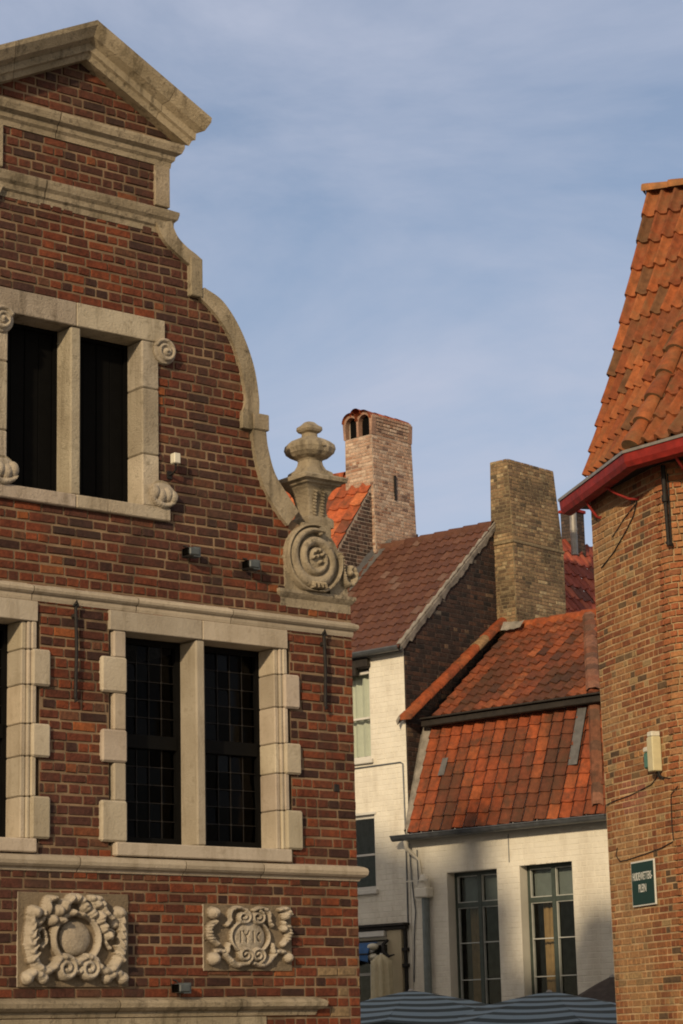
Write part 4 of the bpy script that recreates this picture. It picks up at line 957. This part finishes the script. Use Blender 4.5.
# pipework at the corner of the two houses
mb = MB(); mb.tube([(.34, -.075, 3.70), (.34, -.075, GZ)], .055, 12); mb.build('downpipe', M['pipe_grey'], h3)
mb = MB(); mb.box(.20, .45, -.17, -.006, 3.69, 3.84, bev=.02)
P = []
for th in np.linspace(0, math.pi/2, 7): P.append([(.33+.10*math.cos(th)*math.cos(a), -.085+.075*math.cos(th)*math.sin(a), 3.84+.20*math.sin(th)) for a in np.linspace(0, 2*math.pi, 17)])
mb.grid(P); mb.box(.08, .48, -.19, -.16, 3.93, 3.945); mb.build('pipe_hopper', M['limewash_base'], h3)
mb = MB(); mb.tube([(.10, -.20, 4.53), (.10, -.19, 4.42), (.12, -.08, 4.34), (.20, -.03, 4.25), (.24, -.03, 3.95)], [.035, .035, .03, .018, .015], 8); mb.build('gutter_outlet', M['limewash_base'], h3)
for pts, rad in (([(.02, -.02, 4.5), (.05, -.02, 3.9), (.10, -.02, 3.5), (.06, -.02, 3.2), (.03, -.02, 2.5)], .009), ([(.16, -.02, 4.4), (.17, -.02, 3.86)], .008), ([(1.86, -.012, 4.50), (1.86, -.012, 4.10)], .006)):
    mb = MB(); mb.tube(pts, rad, 6); mb.build('cable', M['zinc'], h3)

# yellow chimney astride the party wall
PALY = [(4, (.29, .195, .105)), (3, (.24, .155, .085)), (1.8, (.17, .11, .065)), (.5, (.11, .08, .05)), (1, (.37, .28, .16))]
def chimney_mesh(x0, x1, y0, y1, z0, z1, pal, course, bl, seed, taper=0.0, taper_from=0, gap=.010, depth=.006, patch=None):
    mb = MB()
    def X(z): return max(0, z-taper_from)*taper
    zs = [z0, max(z0, taper_from), z1] if taper else [z0, z1]
    def ring(z): d = X(z); return [(x0+d*.3, y0+d*.3, z), (x1-d, y0+d*.3, z), (x1-d, y1-d, z), (x0+d*.3, y1-d, z), (x0+d*.3, y0+d*.3, z)]
    mb.grid([ring(z) for z in zs], smooth=False); mb.face(ring(z1)[:-1])
    full = lambda a, b: (lambda z: [(a+.003, b-.003)])
    def fmap(x, z, d): t = X(z); s = (x-x0)/(x1-x0); return (x0+t*.3+s*(x1-x0-1.3*t), y0+t*.3-d, z)
    def rmap(y, z, d): t = X(z); s = (y-y0)/(y1-y0); return (x1-t+d, y0+t*.3+s*(y1-y0-1.3*t), z)
    def lmap(y, z, d): t = X(z); s = (y-y0)/(y1-y0); return (x0+t*.3-d, y0+t*.3+s*(y1-y0-1.3*t), z)
    bricks(mb, full(x0, x1), z0, z1, course, bl, fmap, pal, gap=gap, depth=depth, xa=x0, xb=x1, seed=seed, patch=patch)
    bricks(mb, full(y0, y1), z0, z1, course, bl, rmap, pal, gap=gap, depth=depth, xa=y0, xb=y1, seed=seed+1, patch=patch)
    bricks(mb, full(y0, y1), z0, z1, course, bl, lmap, pal, gap=gap, depth=depth, xa=y0, xb=y1, seed=seed+2)
    return mb
def patchY(x, z, c):
    t = noise.noise(Vector((x*2.2, z*1.8, 8)))
    return mixc(c, (.06, .045, .03), min(.6, max(0, t-.05)*2.0))
chimney_mesh(-.06, .385, 2.30, 3.62, 7.3, 10.70, PALY, .058, .17, 31, taper=.055, taper_from=9.35, patch=patchY).build('chimney', [M['mortar_olive'], M['brick_yellow']], h3, 'tall weathered yellow brick chimney')
mb = MB(); mb.box(-.085, .40, 2.275, 3.64, 9.33, 9.375, bev=.008); mb.build('chimney_band', [M['brick_band']], h3)
mb = MB(); P = []
for t in np.linspace(0, 1, 12): P.append([(-.10+.70*t, 2.20+.02*rnd.random(), 8.06-.06*t+.04*rnd.random()), (-.10+.70*t, 2.10, 7.93-.05*rnd.random())])
mb.grid(P, smooth=False); mb.build('chimney_fillet', M['cement'], h3)

# ================================================================ orange roofed house with the pink chimney, behind
h4 = thing('rear_orange_roofed_house', 'house behind the stone urn with orange roof and pale pink chimney with arched top', 'house', O2, A2)
XG = -2.40                                                       # plane of its right gable
mb = MB()
gab = [(.0, GZ), (4.9, GZ), (4.9, 7.75), (2.4, 11.12), (.0, 7.83)]
for x in (XG, XG-.25): mb.face([(x, y, z) for y, z in gab])
for i in range(5):
    a, b = gab[i], gab[(i+1) % 5]; mb.face([(XG, a[0], a[1]), (XG, b[0], b[1]), (XG-.25, b[0], b[1]), (XG-.25, a[0], a[1])])
bricks(mb, lambda z: [((z-7.83)/1.37+.03, 4.9-(z-7.83)/1.37)] if z > 7.83 and z < 10.9 else [], 7.9, 10.9, .066, .18, lambda x, z, d: (XG+d, x, z), [(3, (.10, .06, .045)), (2, (.06, .04, .032)), (1, (.15, .09, .065))], gap=.010, xa=0, xb=4.9, seed=41)
mb.build('side_gable', [M['mortar_pale'], M['brick_dark']], h4)
mb = MB(); mb.box(-6.5, XG-.251, 0, .25, GZ, 7.8); mb.box(-6.5, XG-.251, 4.65, 4.9, GZ, 7.7); mb.box(-6.5, -6.25, .251, 4.649, GZ, 7.7); mb.build('front_wall', M['limewash_base'], h4)
mb = MB(); mb.face([(-6.5, -.05, 7.76), (XG, -.05, 7.76), (XG, 2.4, 11.1), (-6.5, 2.4, 11.1)]); mb.face([(-6.5, 4.9, 7.7), (XG, 4.9, 7.7), (XG, 2.4, 11.1), (-6.5, 2.4, 11.1)])
PALR = [(4, (.42, .10, .035)), (3, (.34, .08, .03)), (2, (.48, .14, .05)), (1, (.20, .06, .03))]
pantiles(mb, tile_plane(-6.5, XG+.0, -.1, 7.72, 2.4, 11.13), 17, 13, PALR, amp=.04, step=.03, K=6)
mb.build('roof', M['tile_orange'], h4)
mb = MB()
for k in range(11):
    x0 = -6.5+k*.30; mb.grid([[(x0+dx, 2.4+math.cos(t)*r, 11.08+math.sin(t)*r) for t in np.linspace(-.3, math.pi+.3, 9)] for dx, r in ((0, .11), (.29, .095))], pick(PALR))
mb.build('ridge_tiles', M['tile_orange'], h4)
cx0, cx1, cy0, cy1 = -2.98, -2.33, 2.10, 3.17
PALP = [(4, (.46, .31, .22)), (3, (.40, .25, .17)), (2, (.52, .39, .29)), (1.2, (.31, .17, .11)), (.5, (.20, .12, .09))]
ch = chimney_mesh(cx0, cx1, cy0, cy1, 9.0, 11.62, PALP, .058, .17, 44, taper=.018, taper_from=9.6)
cho = ch.build('chimney', [M['mortar_pale'], M['brick_pink']], h4, 'pale pink brick chimney with two arched smoke openings')
# hollow top: arches facing the front, barrel tile covers
mb = MB(); x0, x1, y0, y1 = cx0+.0, cx1-.035, cy0, cy1-.03
w_ = (x1-x0)
for yy in (y0, y1-.10):
    # piers and arch rings
    poly = [(x0-.01, 11.62), (x0+.035, 11.62), (x0+.035, 11.86)] + [(x0+.035+.125+.125*math.cos(t), 11.86+.13*math.sin(t)) for t in np.linspace(math.pi, 0, 10)] + [(x0+.285, 11.62), (x0+.330, 11.62), (x0+.330, 11.86)] \
        + [(x0+.330+.122+.122*math.cos(t), 11.86+.13*math.sin(t)) for t in np.linspace(math.pi, 0, 10)] + [(x0+.574, 11.62), (x1+.01, 11.62), (x1+.03, 11.93), (x1-.10, 12.03), (x0+.44, 12.05), (x0+.36, 11.98), (x0+.25, 11.98), (x0+.17, 12.05), (x0+.08, 12.02), (x0-.03, 11.93)]
    mb.prism(poly, yy, yy+.10, (.33, .20, .14), 1)
mb.box(x1-.055, x1, y0+.101, y1-.101, 11.62, 11.95); mb.box(x0, x0+.055, y0+.101, y1-.101, 11.62, 11.95)
bricks(mb, lambda z: [(y0+.0, y1)], 11.62, 11.96, .058, .17, lambda y, z, d: (x1+d+(z-11.62)*.08, y, z), PALP, xa=y0, xb=y1, seed=47)
bricks(mb, lambda z: cut([(x0, x1)], z, [(x0+.03, x0+.29, 11.60, 11.98), (x0+.325, x0+.58, 11.60, 11.98)]), 11.62, 11.96, .058, .06, lambda x, z, d: (x, y0-d, z), PALP, xa=x0, xb=x1, seed=48)
mb.build('smoke_arches', [M['mortar_pale'], M['brick_pink']], cho)
mb = MB(); mb.box(x0+.06, x1-.06, y0+.102, y1-.102, 11.60, 11.98); mb.build('dark_flue_fill', M['black_paint'], cho)  # black block painting in the shade of the hollow top behind the arches
mb = MB()
for xc_ in (x0+.155, x0+.45):
    for k in range(4):
        ya = y0-.04+k*.27; mb.grid([[(xc_+r*math.cos(t), yy, 11.90+r*.98*math.sin(t)) for t in np.linspace(-.0, math.pi, 11)] for yy, r in ((ya, .170), (ya+.29, .158))], pick(PALR))
        mb.grid([[(xc_+r*math.cos(t), yy, 11.90+r*.98*math.sin(t)) for t in np.linspace(-.0, math.pi, 11)] for yy, r in ((ya, .148), (ya+.29, .142))], pick(PALR))
for k in range(4):
    ya = y0-.04+k*.27; mb.grid([[((x0+x1)/2-.02+r*math.cos(t), yy, 12.0+r*math.sin(t)) for t in np.linspace(-.0, math.pi, 11)] for yy, r in ((ya, .12), (ya+.29, .11))], pick(PALR))
mb.build('barrel_tiles', M['tile_orange'], cho)
mb = MB(); mb.box(cx1-.02, cx1+.012, 2.62, 2.66, 10.55, 10.98); mb.build('chimney_anchor', M['iron'], cho)
mb = MB(); P = []                                                     # flashing where the brown roof meets the gable
for t in np.linspace(0, 1, 14):
    y = .2+2.2*t; z = 7.46+y*.957; P.append([(XG+.004, y, z+.20+.02*rnd.random()), (XG+.03, y, z+.09), (XG+.17+.02*rnd.random(), y, z+.075)])
mb.grid(P, smooth=False); mb.build('flashing', M['lead'], h4)

# ================================================================ far house on the right with red roof, dark chimney and flue
p5 = W2 @ Vector((-.9, 6.2, 0)); h5 = thing('rear_red_roofed_house', 'house behind the yellow chimney with red pantile roof, dark brick chimney and metal flue', 'house', p5, A2)
# roof slope falls towards the right, ridge runs away from the viewer
mb = MB(); mb.box(-3.2, 3.6, -.5, 7, GZ, 3.85); mb.build('walls', M['brick_dark'], h5)
PALF = [(4, (.27, .060, .035)), (3, (.21, .050, .032)), (2, (.33, .085, .045)), (1, (.14, .05, .035))]
mb = MB()
S = lambda u, v: Vector((3.9-4.4*v, -1.9+9.1*u, 3.9+6.3*v))
mb.face([S(0, 0), S(1, 0), S(1, 1), S(0, 1)]); mb.face([(-.5, -1.9, 10.18), (-.5, 7.2, 10.18), (-3.4, 7.2, 5.2), (-3.4, -1.9, 5.2)]); mb.face([(3.9, -1.88, 3.9), (-.5, -1.88, 10.18), (-3.4, -1.88, 5.2), (-3.4, -1.88, 3.9)], (.06, .04, .03))
pantiles(mb, S, 42, 24, PALF, amp=.04, step=.03, K=5)
mb.build('roof', M['tile_brown'], h5)

# ================================================================ BRICK TOWER (right)
A3 = R(-70.0); O3 = (2.80496, 25.0, 0); W3 = Matrix.Translation(O3) @ Matrix.Rotation(A3, 4, 'Z'); W3i = W3.inverted()
h6 = thing('brick_tower_house', 'orange brick polygonal corner building with steep tiled roof and red eaves at the right', 'building', O3, A3)
# wall path in plan: straight face, rounded corner, second face, then the hidden faces
FA = 1.70; RAD = .34; TURN = R(45)
def plan(s):
    """arc-length s -> (x, y, nx, ny) along the outer wall; y is into the building"""
    tl = RAD*math.tan(TURN/2); a = FA-tl; arc = RAD*TURN
    if s <= a: return (s, 0, 0, -1)
    if s <= a+arc:
        t = (s-a)/RAD; return (a+RAD*math.sin(t), RAD-RAD*math.cos(t), math.sin(t), -math.cos(t))
    d = s-a-arc; x = a+RAD*math.sin(TURN); y = RAD-RAD*math.cos(TURN)
    return (x+d*math.cos(TURN), y+d*math.sin(TURN), math.sin(TURN), -math.cos(TURN))
SEND = 5.0; WT = 7.62
def tmap(s, z, d): x, y, nx, ny = plan(s); return (x+nx*d-max(0, .3-s)/.3*.016*max(0, z-2), y+ny*d+max(0, .3-s)/.3*.006*max(0, z-2), z)
PALT = [(4, (.285, .118, .046)), (3, (.24, .088, .035)), (2.0, (.33, .165, .068)), (2.2, (.20, .070, .030)), (1.1, (.10, .062, .034)), (.7, (.30, .20, .095))]
def patchT(s, z, c):
    t = noise.noise(Vector((s*1.1, z*1.1, 5.0)))
    if t > .05: c = mixc(c, (.38, .24, .11), min(.5, (t-.05)*1.8))
    if s > 1.5: c = mixc(c, (.40, .13, .055), .45)
    if .40 < s < .98 and 3.98 < z < 4.30: c = mixc(c, (.30, .12, .09), .5)
    return c
mb = MB(); ss = list(np.linspace(0, 1.2, 4))+list(np.linspace(1.25, 1.75, 12))+[3, SEND]
ins = lambda s: -.016 if 1.5 < s < 1.9 else 0
mb.grid([[tmap(s, GZ, ins(s)), tmap(s, WT, ins(s))] for s in ss], smooth=True)
xe, ye, _, _ = plan(SEND)
mb.grid([[tmap(0, GZ, 0), tmap(0, WT, 0)], [(.95, 2.4, GZ), (.95, 2.4, WT)], [(xe-1, ye+2.0, GZ), (xe-1, ye+2, WT)], [tmap(SEND, GZ, 0), tmap(SEND, WT, 0)]], smooth=False)
bricks(mb, lambda z: [(.0, SEND)], GZ+.02, WT-.02, .0715, .205, tmap, PALT, gap=.013, depth=.006, xa=0, xb=SEND, seed=51, irr=1.2, patch=patchT)
mb.build('tower_wall', [M['mortar_tower'], M['brick_tower']], h6)
# eaves line: left end E0, bend E1, right end E2 (world) -> local
E0 = W3i @ Vector((2.483, 25.417, 7.61)); E1 = W3i @ Vector((2.972, 23.30, 7.615)); dE = Vector((math.sin(R(-40)), math.cos(R(-40)), 0)); E2 = W3i @ Vector((2.972-dE.x*3.4, 23.30-dE.y*3.4, 7.615))
def inward(p, q):
    d = (q-p).normalized(); return Vector((-d.y, d.x, 0))
i0 = inward(E0, E1); i2 = inward(E1, E2); i1 = (i0+i2).normalized(); i1 = i1/ i1.dot(i0)
def eave(off, z): return [E0+i0*off+Vector((0, 0, z)), E1+i1*off+Vector((0, 0, z)), E2+i2*off+Vector((0, 0, z))]
mb = MB()
sec = [(.0, .0), (.012, -.10), (.04, -.155), (.13, -.17), (.155, -.16), (.155, -.03)]
P = [eave(o, z) for o, z in sec]; mb.grid([list(r) for r in zip(*P)], smooth=False)
mb.face([P[k][0] for k in range(len(P))])
mb.build('red_gutter', M['red_paint'], h6)
mb = MB(); P = [eave(o, z) for o, z in ((-.012, -.012), (-.016, .018), (.02, .022), (.022, .0))]; P.append(P[0]); mb.grid([list(r) for r in zip(*P)], smooth=False); mb.build('gutter_lip', M['zinc_bright'], h6)
mb = MB(); P = [eave(o, z) for o, z in ((.16, -.09), (.9, -.09), (.9, -.02), (.16, -.02))]; P.append(P[0]); mb.grid([list(r) for r in zip(*P)], smooth=False); mb.build('soffit', M['timber_dark'], h6)
# brackets
def T3(s, z, d): return Vector(tmap(s, z, d))
for s, f_ in ((.22, .14), (1.14, .62), (2.05, 1.0)):
    g0 = eave(.09, -.15); q = g0[0].lerp(g0[1], .22+.62*f_) if f_ < 1 else g0[1].lerp(g0[2], .18)
    w = T3(s, 7.26, .0); w2 = T3(s, 7.26, -.04)
    m1 = q.lerp(w, .35)+Vector((0, 0, -.03)); m2 = q.lerp(w, .72)+Vector((0, 0, -.04))
    mb = MB(); mb.tube([q, m1, m2, w], .016, 8); mb.tube([w+Vector((0, 0, .03)), w2], .028, 8); mb.build('gutter_bracket', M['red_paint'], h6)
# the roof: a fanned surface from the eaves to the ridge
R0 = W3i @ Vector((3.77, 26.0, 11.52)); rd = (W3i.to_3x3() @ Vector((.93, -.365, 0.0))).normalized()
L01 = (E1-E0).length; e0 = .92
Bl = [eave(.06, .03)[0].lerp(eave(.06, .03)[1], e0/L01), eave(.06, .03)[1], eave(.06, .03)[2]]
LB = [(Bl[1]-Bl[0]).length, (Bl[2]-Bl[1]).length]
def bottom(u):
    s = u*(LB[0]+LB[1])
    if s < LB[0]-.3: return Bl[0]+(Bl[1]-Bl[0])*(s/LB[0])
    if s > LB[0]+.3: return Bl[1]+(Bl[2]-Bl[1])*((s-LB[0])/LB[1])
    a = Bl[0]+(Bl[1]-Bl[0])*((LB[0]-.3)/LB[0]); b = Bl[1]+(Bl[2]-Bl[1])*(.3/LB[1]); t = (s-LB[0]+.3)/.6
    return a*(1-t)**2+Bl[1]*2*t*(1-t)+b*t*t
def S6(u, v):
    b = bottom(u); t = R0+rd*(u*4.2); p = b.lerp(t, v)
    return p+Vector((0, 0, -1))*(.16*math.sin(math.pi*v))*(1-.5*v)
PAL6 = [(4, (.25, .070, .022)), (3, (.21, .058, .021)), (2, (.29, .090, .030)), (1.0, (.17, .055, .023)), (.6, (.13, .060, .027))]
mb = MB()
n_ = 24; mb.grid([[S6(i/n_, j/8) for j in range(9)] for i in range(n_+1)], (.2, .07, .03))
pantiles(mb, S6, 25, 11, PAL6, amp=.060, step=.045, K=10, jit=.010)
# rear slope
bk = [Vector((.95, 2.6, 7.5)), Vector((xe-1, ye+2.2, 7.5))]
mb.grid([[S6(0, 0), S6(0, .5), S6(0, 1)], [bk[0], bk[0].lerp(R0+rd*1.4, .5), R0+rd*1.4], [bk[1], bk[1].lerp(R0+rd*3, .5), R0+rd*3], [S6(1, 0), S6(1, .5), S6(1, 1)]], (.25, .08, .03), smooth=False)
mb.build('roof', M['tile_tower'], h6)
mb = MB()                                                              # ridge tiles
for k in range(13):
    a = R0+rd*(k*.32-.04)+Vector((0, 0, .02)); b = a+rd*.34; side = Vector((-rd.y, rd.x, 0))
    mb.grid([[c+side*(r*math.cos(t))+Vector((0, 0, r*.8*math.sin(t))) for t in np.linspace(-.2, math.pi+.2, 11)] for c, r in ((a, .135), (a+rd*.04, .135), (b, .11))], pick([(1, (.27, .19, .06)), (2, (.30, .12, .04))]))
    if k == 0: mb.face([a+side*(.12*math.cos(t))+Vector((0, 0, .10*math.sin(t))) for t in np.linspace(0, math.pi, 11)], (.2, .13, .05))
mb.build('ridge_tiles', M['tile_tower'], h6)
mb = MB()                                                              # hip tiles over the bend
uh = (LB[0]+.05)/(LB[0]+LB[1])
for k in range(9):
    v0, v1 = k/11, (k+1.12)/11
    a, b = S6(uh, v0), S6(uh, v1); ax = (b-a).normalized(); sd_ = (S6(uh+.01, v0)-S6(uh-.01, v0)).normalized(); nn = sd_.cross(ax).normalized()
    if nn.z < 0: nn = -nn
    r = lambda c, q, h: [c+sd_*(q*math.cos(t))+nn*(q*.9*math.sin(t)+h) for t in np.linspace(0, math.pi, 11)]
    P = [r(a, .125, .03), r(a.lerp(b, .06), .125, .035), r(b, .09, .02)]; mb.grid(P, pick(PAL6)); mb.face(P[0], (.2, .12, .06))
    if k in (2, 3): pass
mb.build('hip_tiles', M['tile_tower'], h6)
# iron tie on the rounded corner
mb = MB(); s = 1.72
mb.tube([T3(s, 7.48, .05), T3(s, 7.10, .05)], .026, 8); mb.tube([T3(s, 7.12, .045), T3(s+.01, 6.62, .045)], .020, 8); mb.tube([T3(s, 7.16, .05), T3(s, 7.09, .05)], .036, 8)
mb.tube([T3(s-.02, 6.66, .03), T3(s+.05, 6.62, .05)], .02, 6); mb.tube([T3(s+.02, 7.4, .0), T3(s+.02, 6.65, .01)], .010, 6)
mb.build('wall_anchor', M['iron'], h6)
for pts, rad in (([(1.12, 7.24), (1.02, 7.10), (.84, 6.98), (.50, 6.80), (.20, 6.70)], .007), ([(1.10, 7.22), (.80, 7.12), (.50, 6.98)], .006),
                 ([(-.02, 3.98), (.02, 4.10), (.20, 4.12), (.6, 4.14), (1.1, 4.20), (1.25, 4.27), (1.5, 4.22), (2.2, 4.22)], .005), ([(1.52, 3.58), (1.50, 3.75), (1.52, 4.05), (1.65, 4.12)], .005),
                 ([(.24, 3.62), (.20, 3.54), (.28, 3.47), (.45, 3.47), (.9, 3.50), (1.25, 3.53), (1.50, 3.57)], .0055)):
    mb = MB(); mb.tube([T3(a, b, .014) for a, b in pts], rad, 6); mb.build('cable', M['iron'], h6)

# twin wall box on the tower
def on_tower(name, label, cat, s, z, group=None):
    x, y, nx, ny = plan(s); a = math.atan2(nx, -ny); p = W3 @ Vector((x+nx*.007, y+ny*.007, z)); return thing(name, label, cat, p, A3+a, group)
t = on_tower('alarm_box', 'cream and green plastic alarm box on the brick tower above a thin cable', 'alarm box', 1.30, 4.31)
t.scale = (.85, .85, .80)
mb = MB(); mb.box(-.075, .075, -.13, -.003, 0, .45, bev=.012); mb.build('cream_housing', M['cream_plastic'], t)
mb = MB(); mb.box(-.065, .065, -.125, -.004, .452, .52, bev=.012); mb.build('lamp_cap', M['white_plastic'], t)
mb = MB(); mb.box(-.22, -.077, -.11, -.003, .055, .27, bev=.02); mb.build('green_housing', M['green_plastic'], t)
mb = MB(); mb.box(-.22, -.077, -.11, -.003, .272, .34, bev=.012); mb.build('white_top', M['white_plastic'], t)
mb = MB(); mb.tube([(.05, -.05, 0), (.06, -.04, -.06), (.10, -.01, -.10)], .014, 6); mb.tube([(-.0, -.05, 0), (.01, -.02, -.09)], .009, 6); mb.build('cable_tail', M['iron'], t)

# street name sign
t = on_tower('street_sign', 'dark green street name sign with white border and white capitals on the brick tower', 'sign', .825, 3.20)
mb = MB(); mb.box(-.265, .265, -.022, -.004, -.235, .235, bev=.004); mb.build('border', M['sign_white'], t)
mb = MB(); mb.box(-.248, .248, -.026, -.0225, -.218, .218); mb.build('plate', M['sign_green'], t)
def text_part(s_, h, w, x, z, mat, parent):
    cu = bpy.data.curves.new('lettering', 'FONT'); cu.body = s_; cu.align_x = 'CENTER'; cu.align_y = 'CENTER'; cu.size = 1; cu.extrude = .002; cu.offset = .006
    to = bpy.data.objects.new('lettering_tmp', cu); COL.objects.link(to); dg = bpy.context.evaluated_depsgraph_get(); me = bpy.data.meshes.new_from_object(to.evaluated_get(dg))
    bpy.data.objects.remove(to); co = np.zeros(len(me.vertices)*3); me.vertices.foreach_get('co', co); co = co.reshape(-1, 3)
    wx = co[:, 0].max()-co[:, 0].min(); hy = co[:, 1].max()-co[:, 1].min(); cx_, cy_ = (co[:, 0].max()+co[:, 0].min())/2, (co[:, 1].max()+co[:, 1].min())/2
    out = np.zeros_like(co); out[:, 0] = (co[:, 0]-cx_)/wx*w+x; out[:, 2] = (co[:, 1]-cy_)/hy*h+z; out[:, 1] = -.0275-(co[:, 2])*.5
    me.vertices.foreach_set('co', out.ravel()); me.materials.append(mat); me.update()
    o = bpy.data.objects.new('lettering', me); COL.objects.link(o); o.parent = parent; return o
text_part('HUIDENVETTERS-', .082, .44, .0, .075, M['sign_white'], t)
text_part('PLEIN', .082, .17, -.01, -.050, M['sign_white'], t)

# chimney and flue seen between the yellow chimney and the tower
def at(x, y, Y):
    d = fw+RR*((x-341.5)/2290)-UU*((y-512)/2290); return Vector((0, 0, CAM_H))+d*(Y/d.y)
I5 = (Matrix.Translation(p5) @ Matrix.Rotation(A2, 4, 'Z')).inverted()
c5 = I5 @ at(562, 548, 39.5)
chimney_mesh(c5.x, c5.x+.26, c5.y, c5.y+.34, c5.z-1.6, c5.z+.62, [(3, (.07, .05, .04)), (2, (.045, .035, .03)), (1, (.11, .07, .05))], .065, .18, 61).build('chimney', [M['mortar_dark'], M['brick_dark']], h5, 'small dark brick chimney with a tiled cap')
mb = MB(); mb.box(c5.x-.03, c5.x+.29, c5.y-.03, c5.y+.37, c5.z+.622, c5.z+.68, bev=.01); mb.build('chimney_cap', M['red_paint'], h5)
f5 = I5 @ at(574.5, 548, 38.2); mb = MB(); mb.tube([f5-Vector((0, 0, .12)), f5+Vector((0, 0, .80))], .06, 14); mb.tube([f5+Vector((0, 0, .30)), f5+Vector((0, 0, .33))], .066, 14); mb.build('flue', M['zinc_bright'], h5)

# ================================================================ striped cafe parasols
sm, sN, sL, sP = new_mat('striped_canvas')
ua = sN.new('ShaderNodeUVMap'); sx_ = sN.new('ShaderNodeSeparateXYZ'); sL.new(ua.outputs[0], sx_.inputs[0])
mm = sN.new('ShaderNodeMath'); mm.operation = 'MULTIPLY'; mm.inputs[1].default_value = 1/.30; sL.new(sx_.outputs['Y'], mm.inputs[0])
fr_ = sN.new('ShaderNodeMath'); fr_.operation = 'FRACT'; sL.new(mm.outputs[0], fr_.inputs[0])
cr_ = sN.new('ShaderNodeValToRGB'); ce = cr_.color_ramp.elements; ce[0].position = .0; ce[0].color = (.022, .036, .038, 1); ce[1].position = .5; ce[1].color = (.17, .235, .275, 1); cr_.color_ramp.interpolation = 'CONSTANT'
sL.new(fr_.outputs[0], cr_.inputs[0]); sL.new(cr_.outputs[0], sP.inputs['Base Color']); sP.inputs['Roughness'].default_value = .85
def parasol(loc, rz, label, half=1.9, rise=.40, ztop=2.42, mat=None, group=None, name='parasol'):
    t = thing(name, label, 'parasol', loc, rz, group)
    mb = MB(); uv = []; nn = 14; seg = 8
    for k in range(seg):                                             # eight panels
        a0, a1 = 2*math.pi*k/seg+math.pi/8, 2*math.pi*(k+1)/seg+math.pi/8
        P = []
        for i in range(nn+1):
            f_ = .03+.97*i/nn; row = []
            for j in range(7):
                s = j/6; p0 = Vector((math.cos(a0), math.sin(a0), 0)); p1 = Vector((math.cos(a1), math.sin(a1), 0)); q = p0.lerp(p1, s)*half*f_
                z = ztop-rise*(f_**1.12) - .045*math.sin(math.pi*s)*f_*f_ + .008*math.sin(f_*23+k)*f_
                row.append(((q.x, q.y, z), f_))
            P.append(row)
        for i in range(nn):
            for j in range(6):
                q = [P[i][j], P[i+1][j], P[i+1][j+1], P[i][j+1]]; mb.face([c[0] for c in q], smooth=True); uv += [(j/6, c[1]*half) for c in q]
        e = [P[nn][j][0] for j in range(7)]
        for j in range(6): mb.face([e[j], e[j+1], (e[j+1][0]*1.01, e[j+1][1]*1.01, e[j+1][2]-.12), (e[j][0]*1.01, e[j][1]*1.01, e[j][2]-.12)]); uv += [(0, 0.0)]*4
    me = bpy.data.meshes.new('canopy'); me.from_pydata(mb.v, [], mb.f); l = me.uv_layers.new(name='UVMap'); l.data.foreach_set('uv', np.array(uv, np.float32).ravel()); me.polygons.foreach_set('use_smooth', mb.sm); me.materials.append(mat or sm); me.update()
    o = bpy.data.objects.new('canopy', me); COL.objects.link(o); o.parent = t
    mb = MB(); mb.tube([(0, 0, 0), (0, 0, ztop+.0)], .025, 10); mb.build('pole', M['wood'], t)
    mb = MB(); mb.tube([(0, 0, ztop-.03), (0, 0, ztop+.005), (0, 0, ztop+.02)], [.04, .035, .012], 12); mb.build('cap', M['zinc_bright'], t)
    for k in range(8):
        a = 2*math.pi*k/8+math.pi/8; mb = MB(); e = Vector((math.cos(a), math.sin(a), 0))
        mb.tube([e*.05+Vector((0, 0, ztop-.06)), e*half*.5+Vector((0, 0, ztop-rise*.46-.03)), e*half*.98+Vector((0, 0, ztop-rise-.02))], .009, 5); mb.build('rib', M['wood'], t)
    mb = MB(); mb.grid([[(math.cos(a)*r, math.sin(a)*r, z) for a in np.linspace(0, 2*math.pi, 25)] for r, z in ((.3, 0), (.3, .06), (.08, .09), (.04, .25))], smooth=False); mb.build('base', M['cement'], t)
    return t
gp = 'striped blue grey cafe parasols'
def ground_under(x, y, Y): q = at(x, y, Y); return (q.x, q.y, GZ), q.z-GZ
l, zt = ground_under(411, 988, 29.5); parasol(l, .2, 'blue grey striped cafe parasol below the grey downpipe, left of the two', ztop=zt-.03, group=gp)
l, zt = ground_under(549, 989, 28.6); parasol(l, .5, 'blue grey striped cafe parasol below the right-hand tall window, right of the two', ztop=zt-.03, group=gp)
l, zt = ground_under(612, 972, 30.2); parasol(l, .1, 'dark brown cafe parasol peeping out behind the striped one against the brick tower', half=1.0, rise=.55, ztop=zt-.05, mat=M['dark_canvas'], name='parasol')
l, zt = ground_under(604, 988, 31.0)
t = thing('lantern', 'small blue lantern with white top standing just above the striped parasol by the brick tower', 'lantern', (l[0], l[1], GZ), 0)
mb = MB(); mb.tube([(0, 0, 0), (0, 0, zt-.03)], .02, 8); mb.build('post', M['iron'], t)
mb = MB(); mb.grid([[(math.cos(a)*r, math.sin(a)*r, zt+z) for a in np.linspace(0, 2*math.pi, 21)] for r, z in ((.01, -.05), (.07, -.05), (.08, -.01), (.075, .01))]); mb.build('body', M['blue_cap'], t)
mb = MB(); mb.grid([[(math.cos(a)*r, math.sin(a)*r, zt+z) for a in np.linspace(0, 2*math.pi, 21)] for r, z in ((.075, .011), (.055, .035), (.001, .045))]); mb.build('top', M['white_plastic'], t)
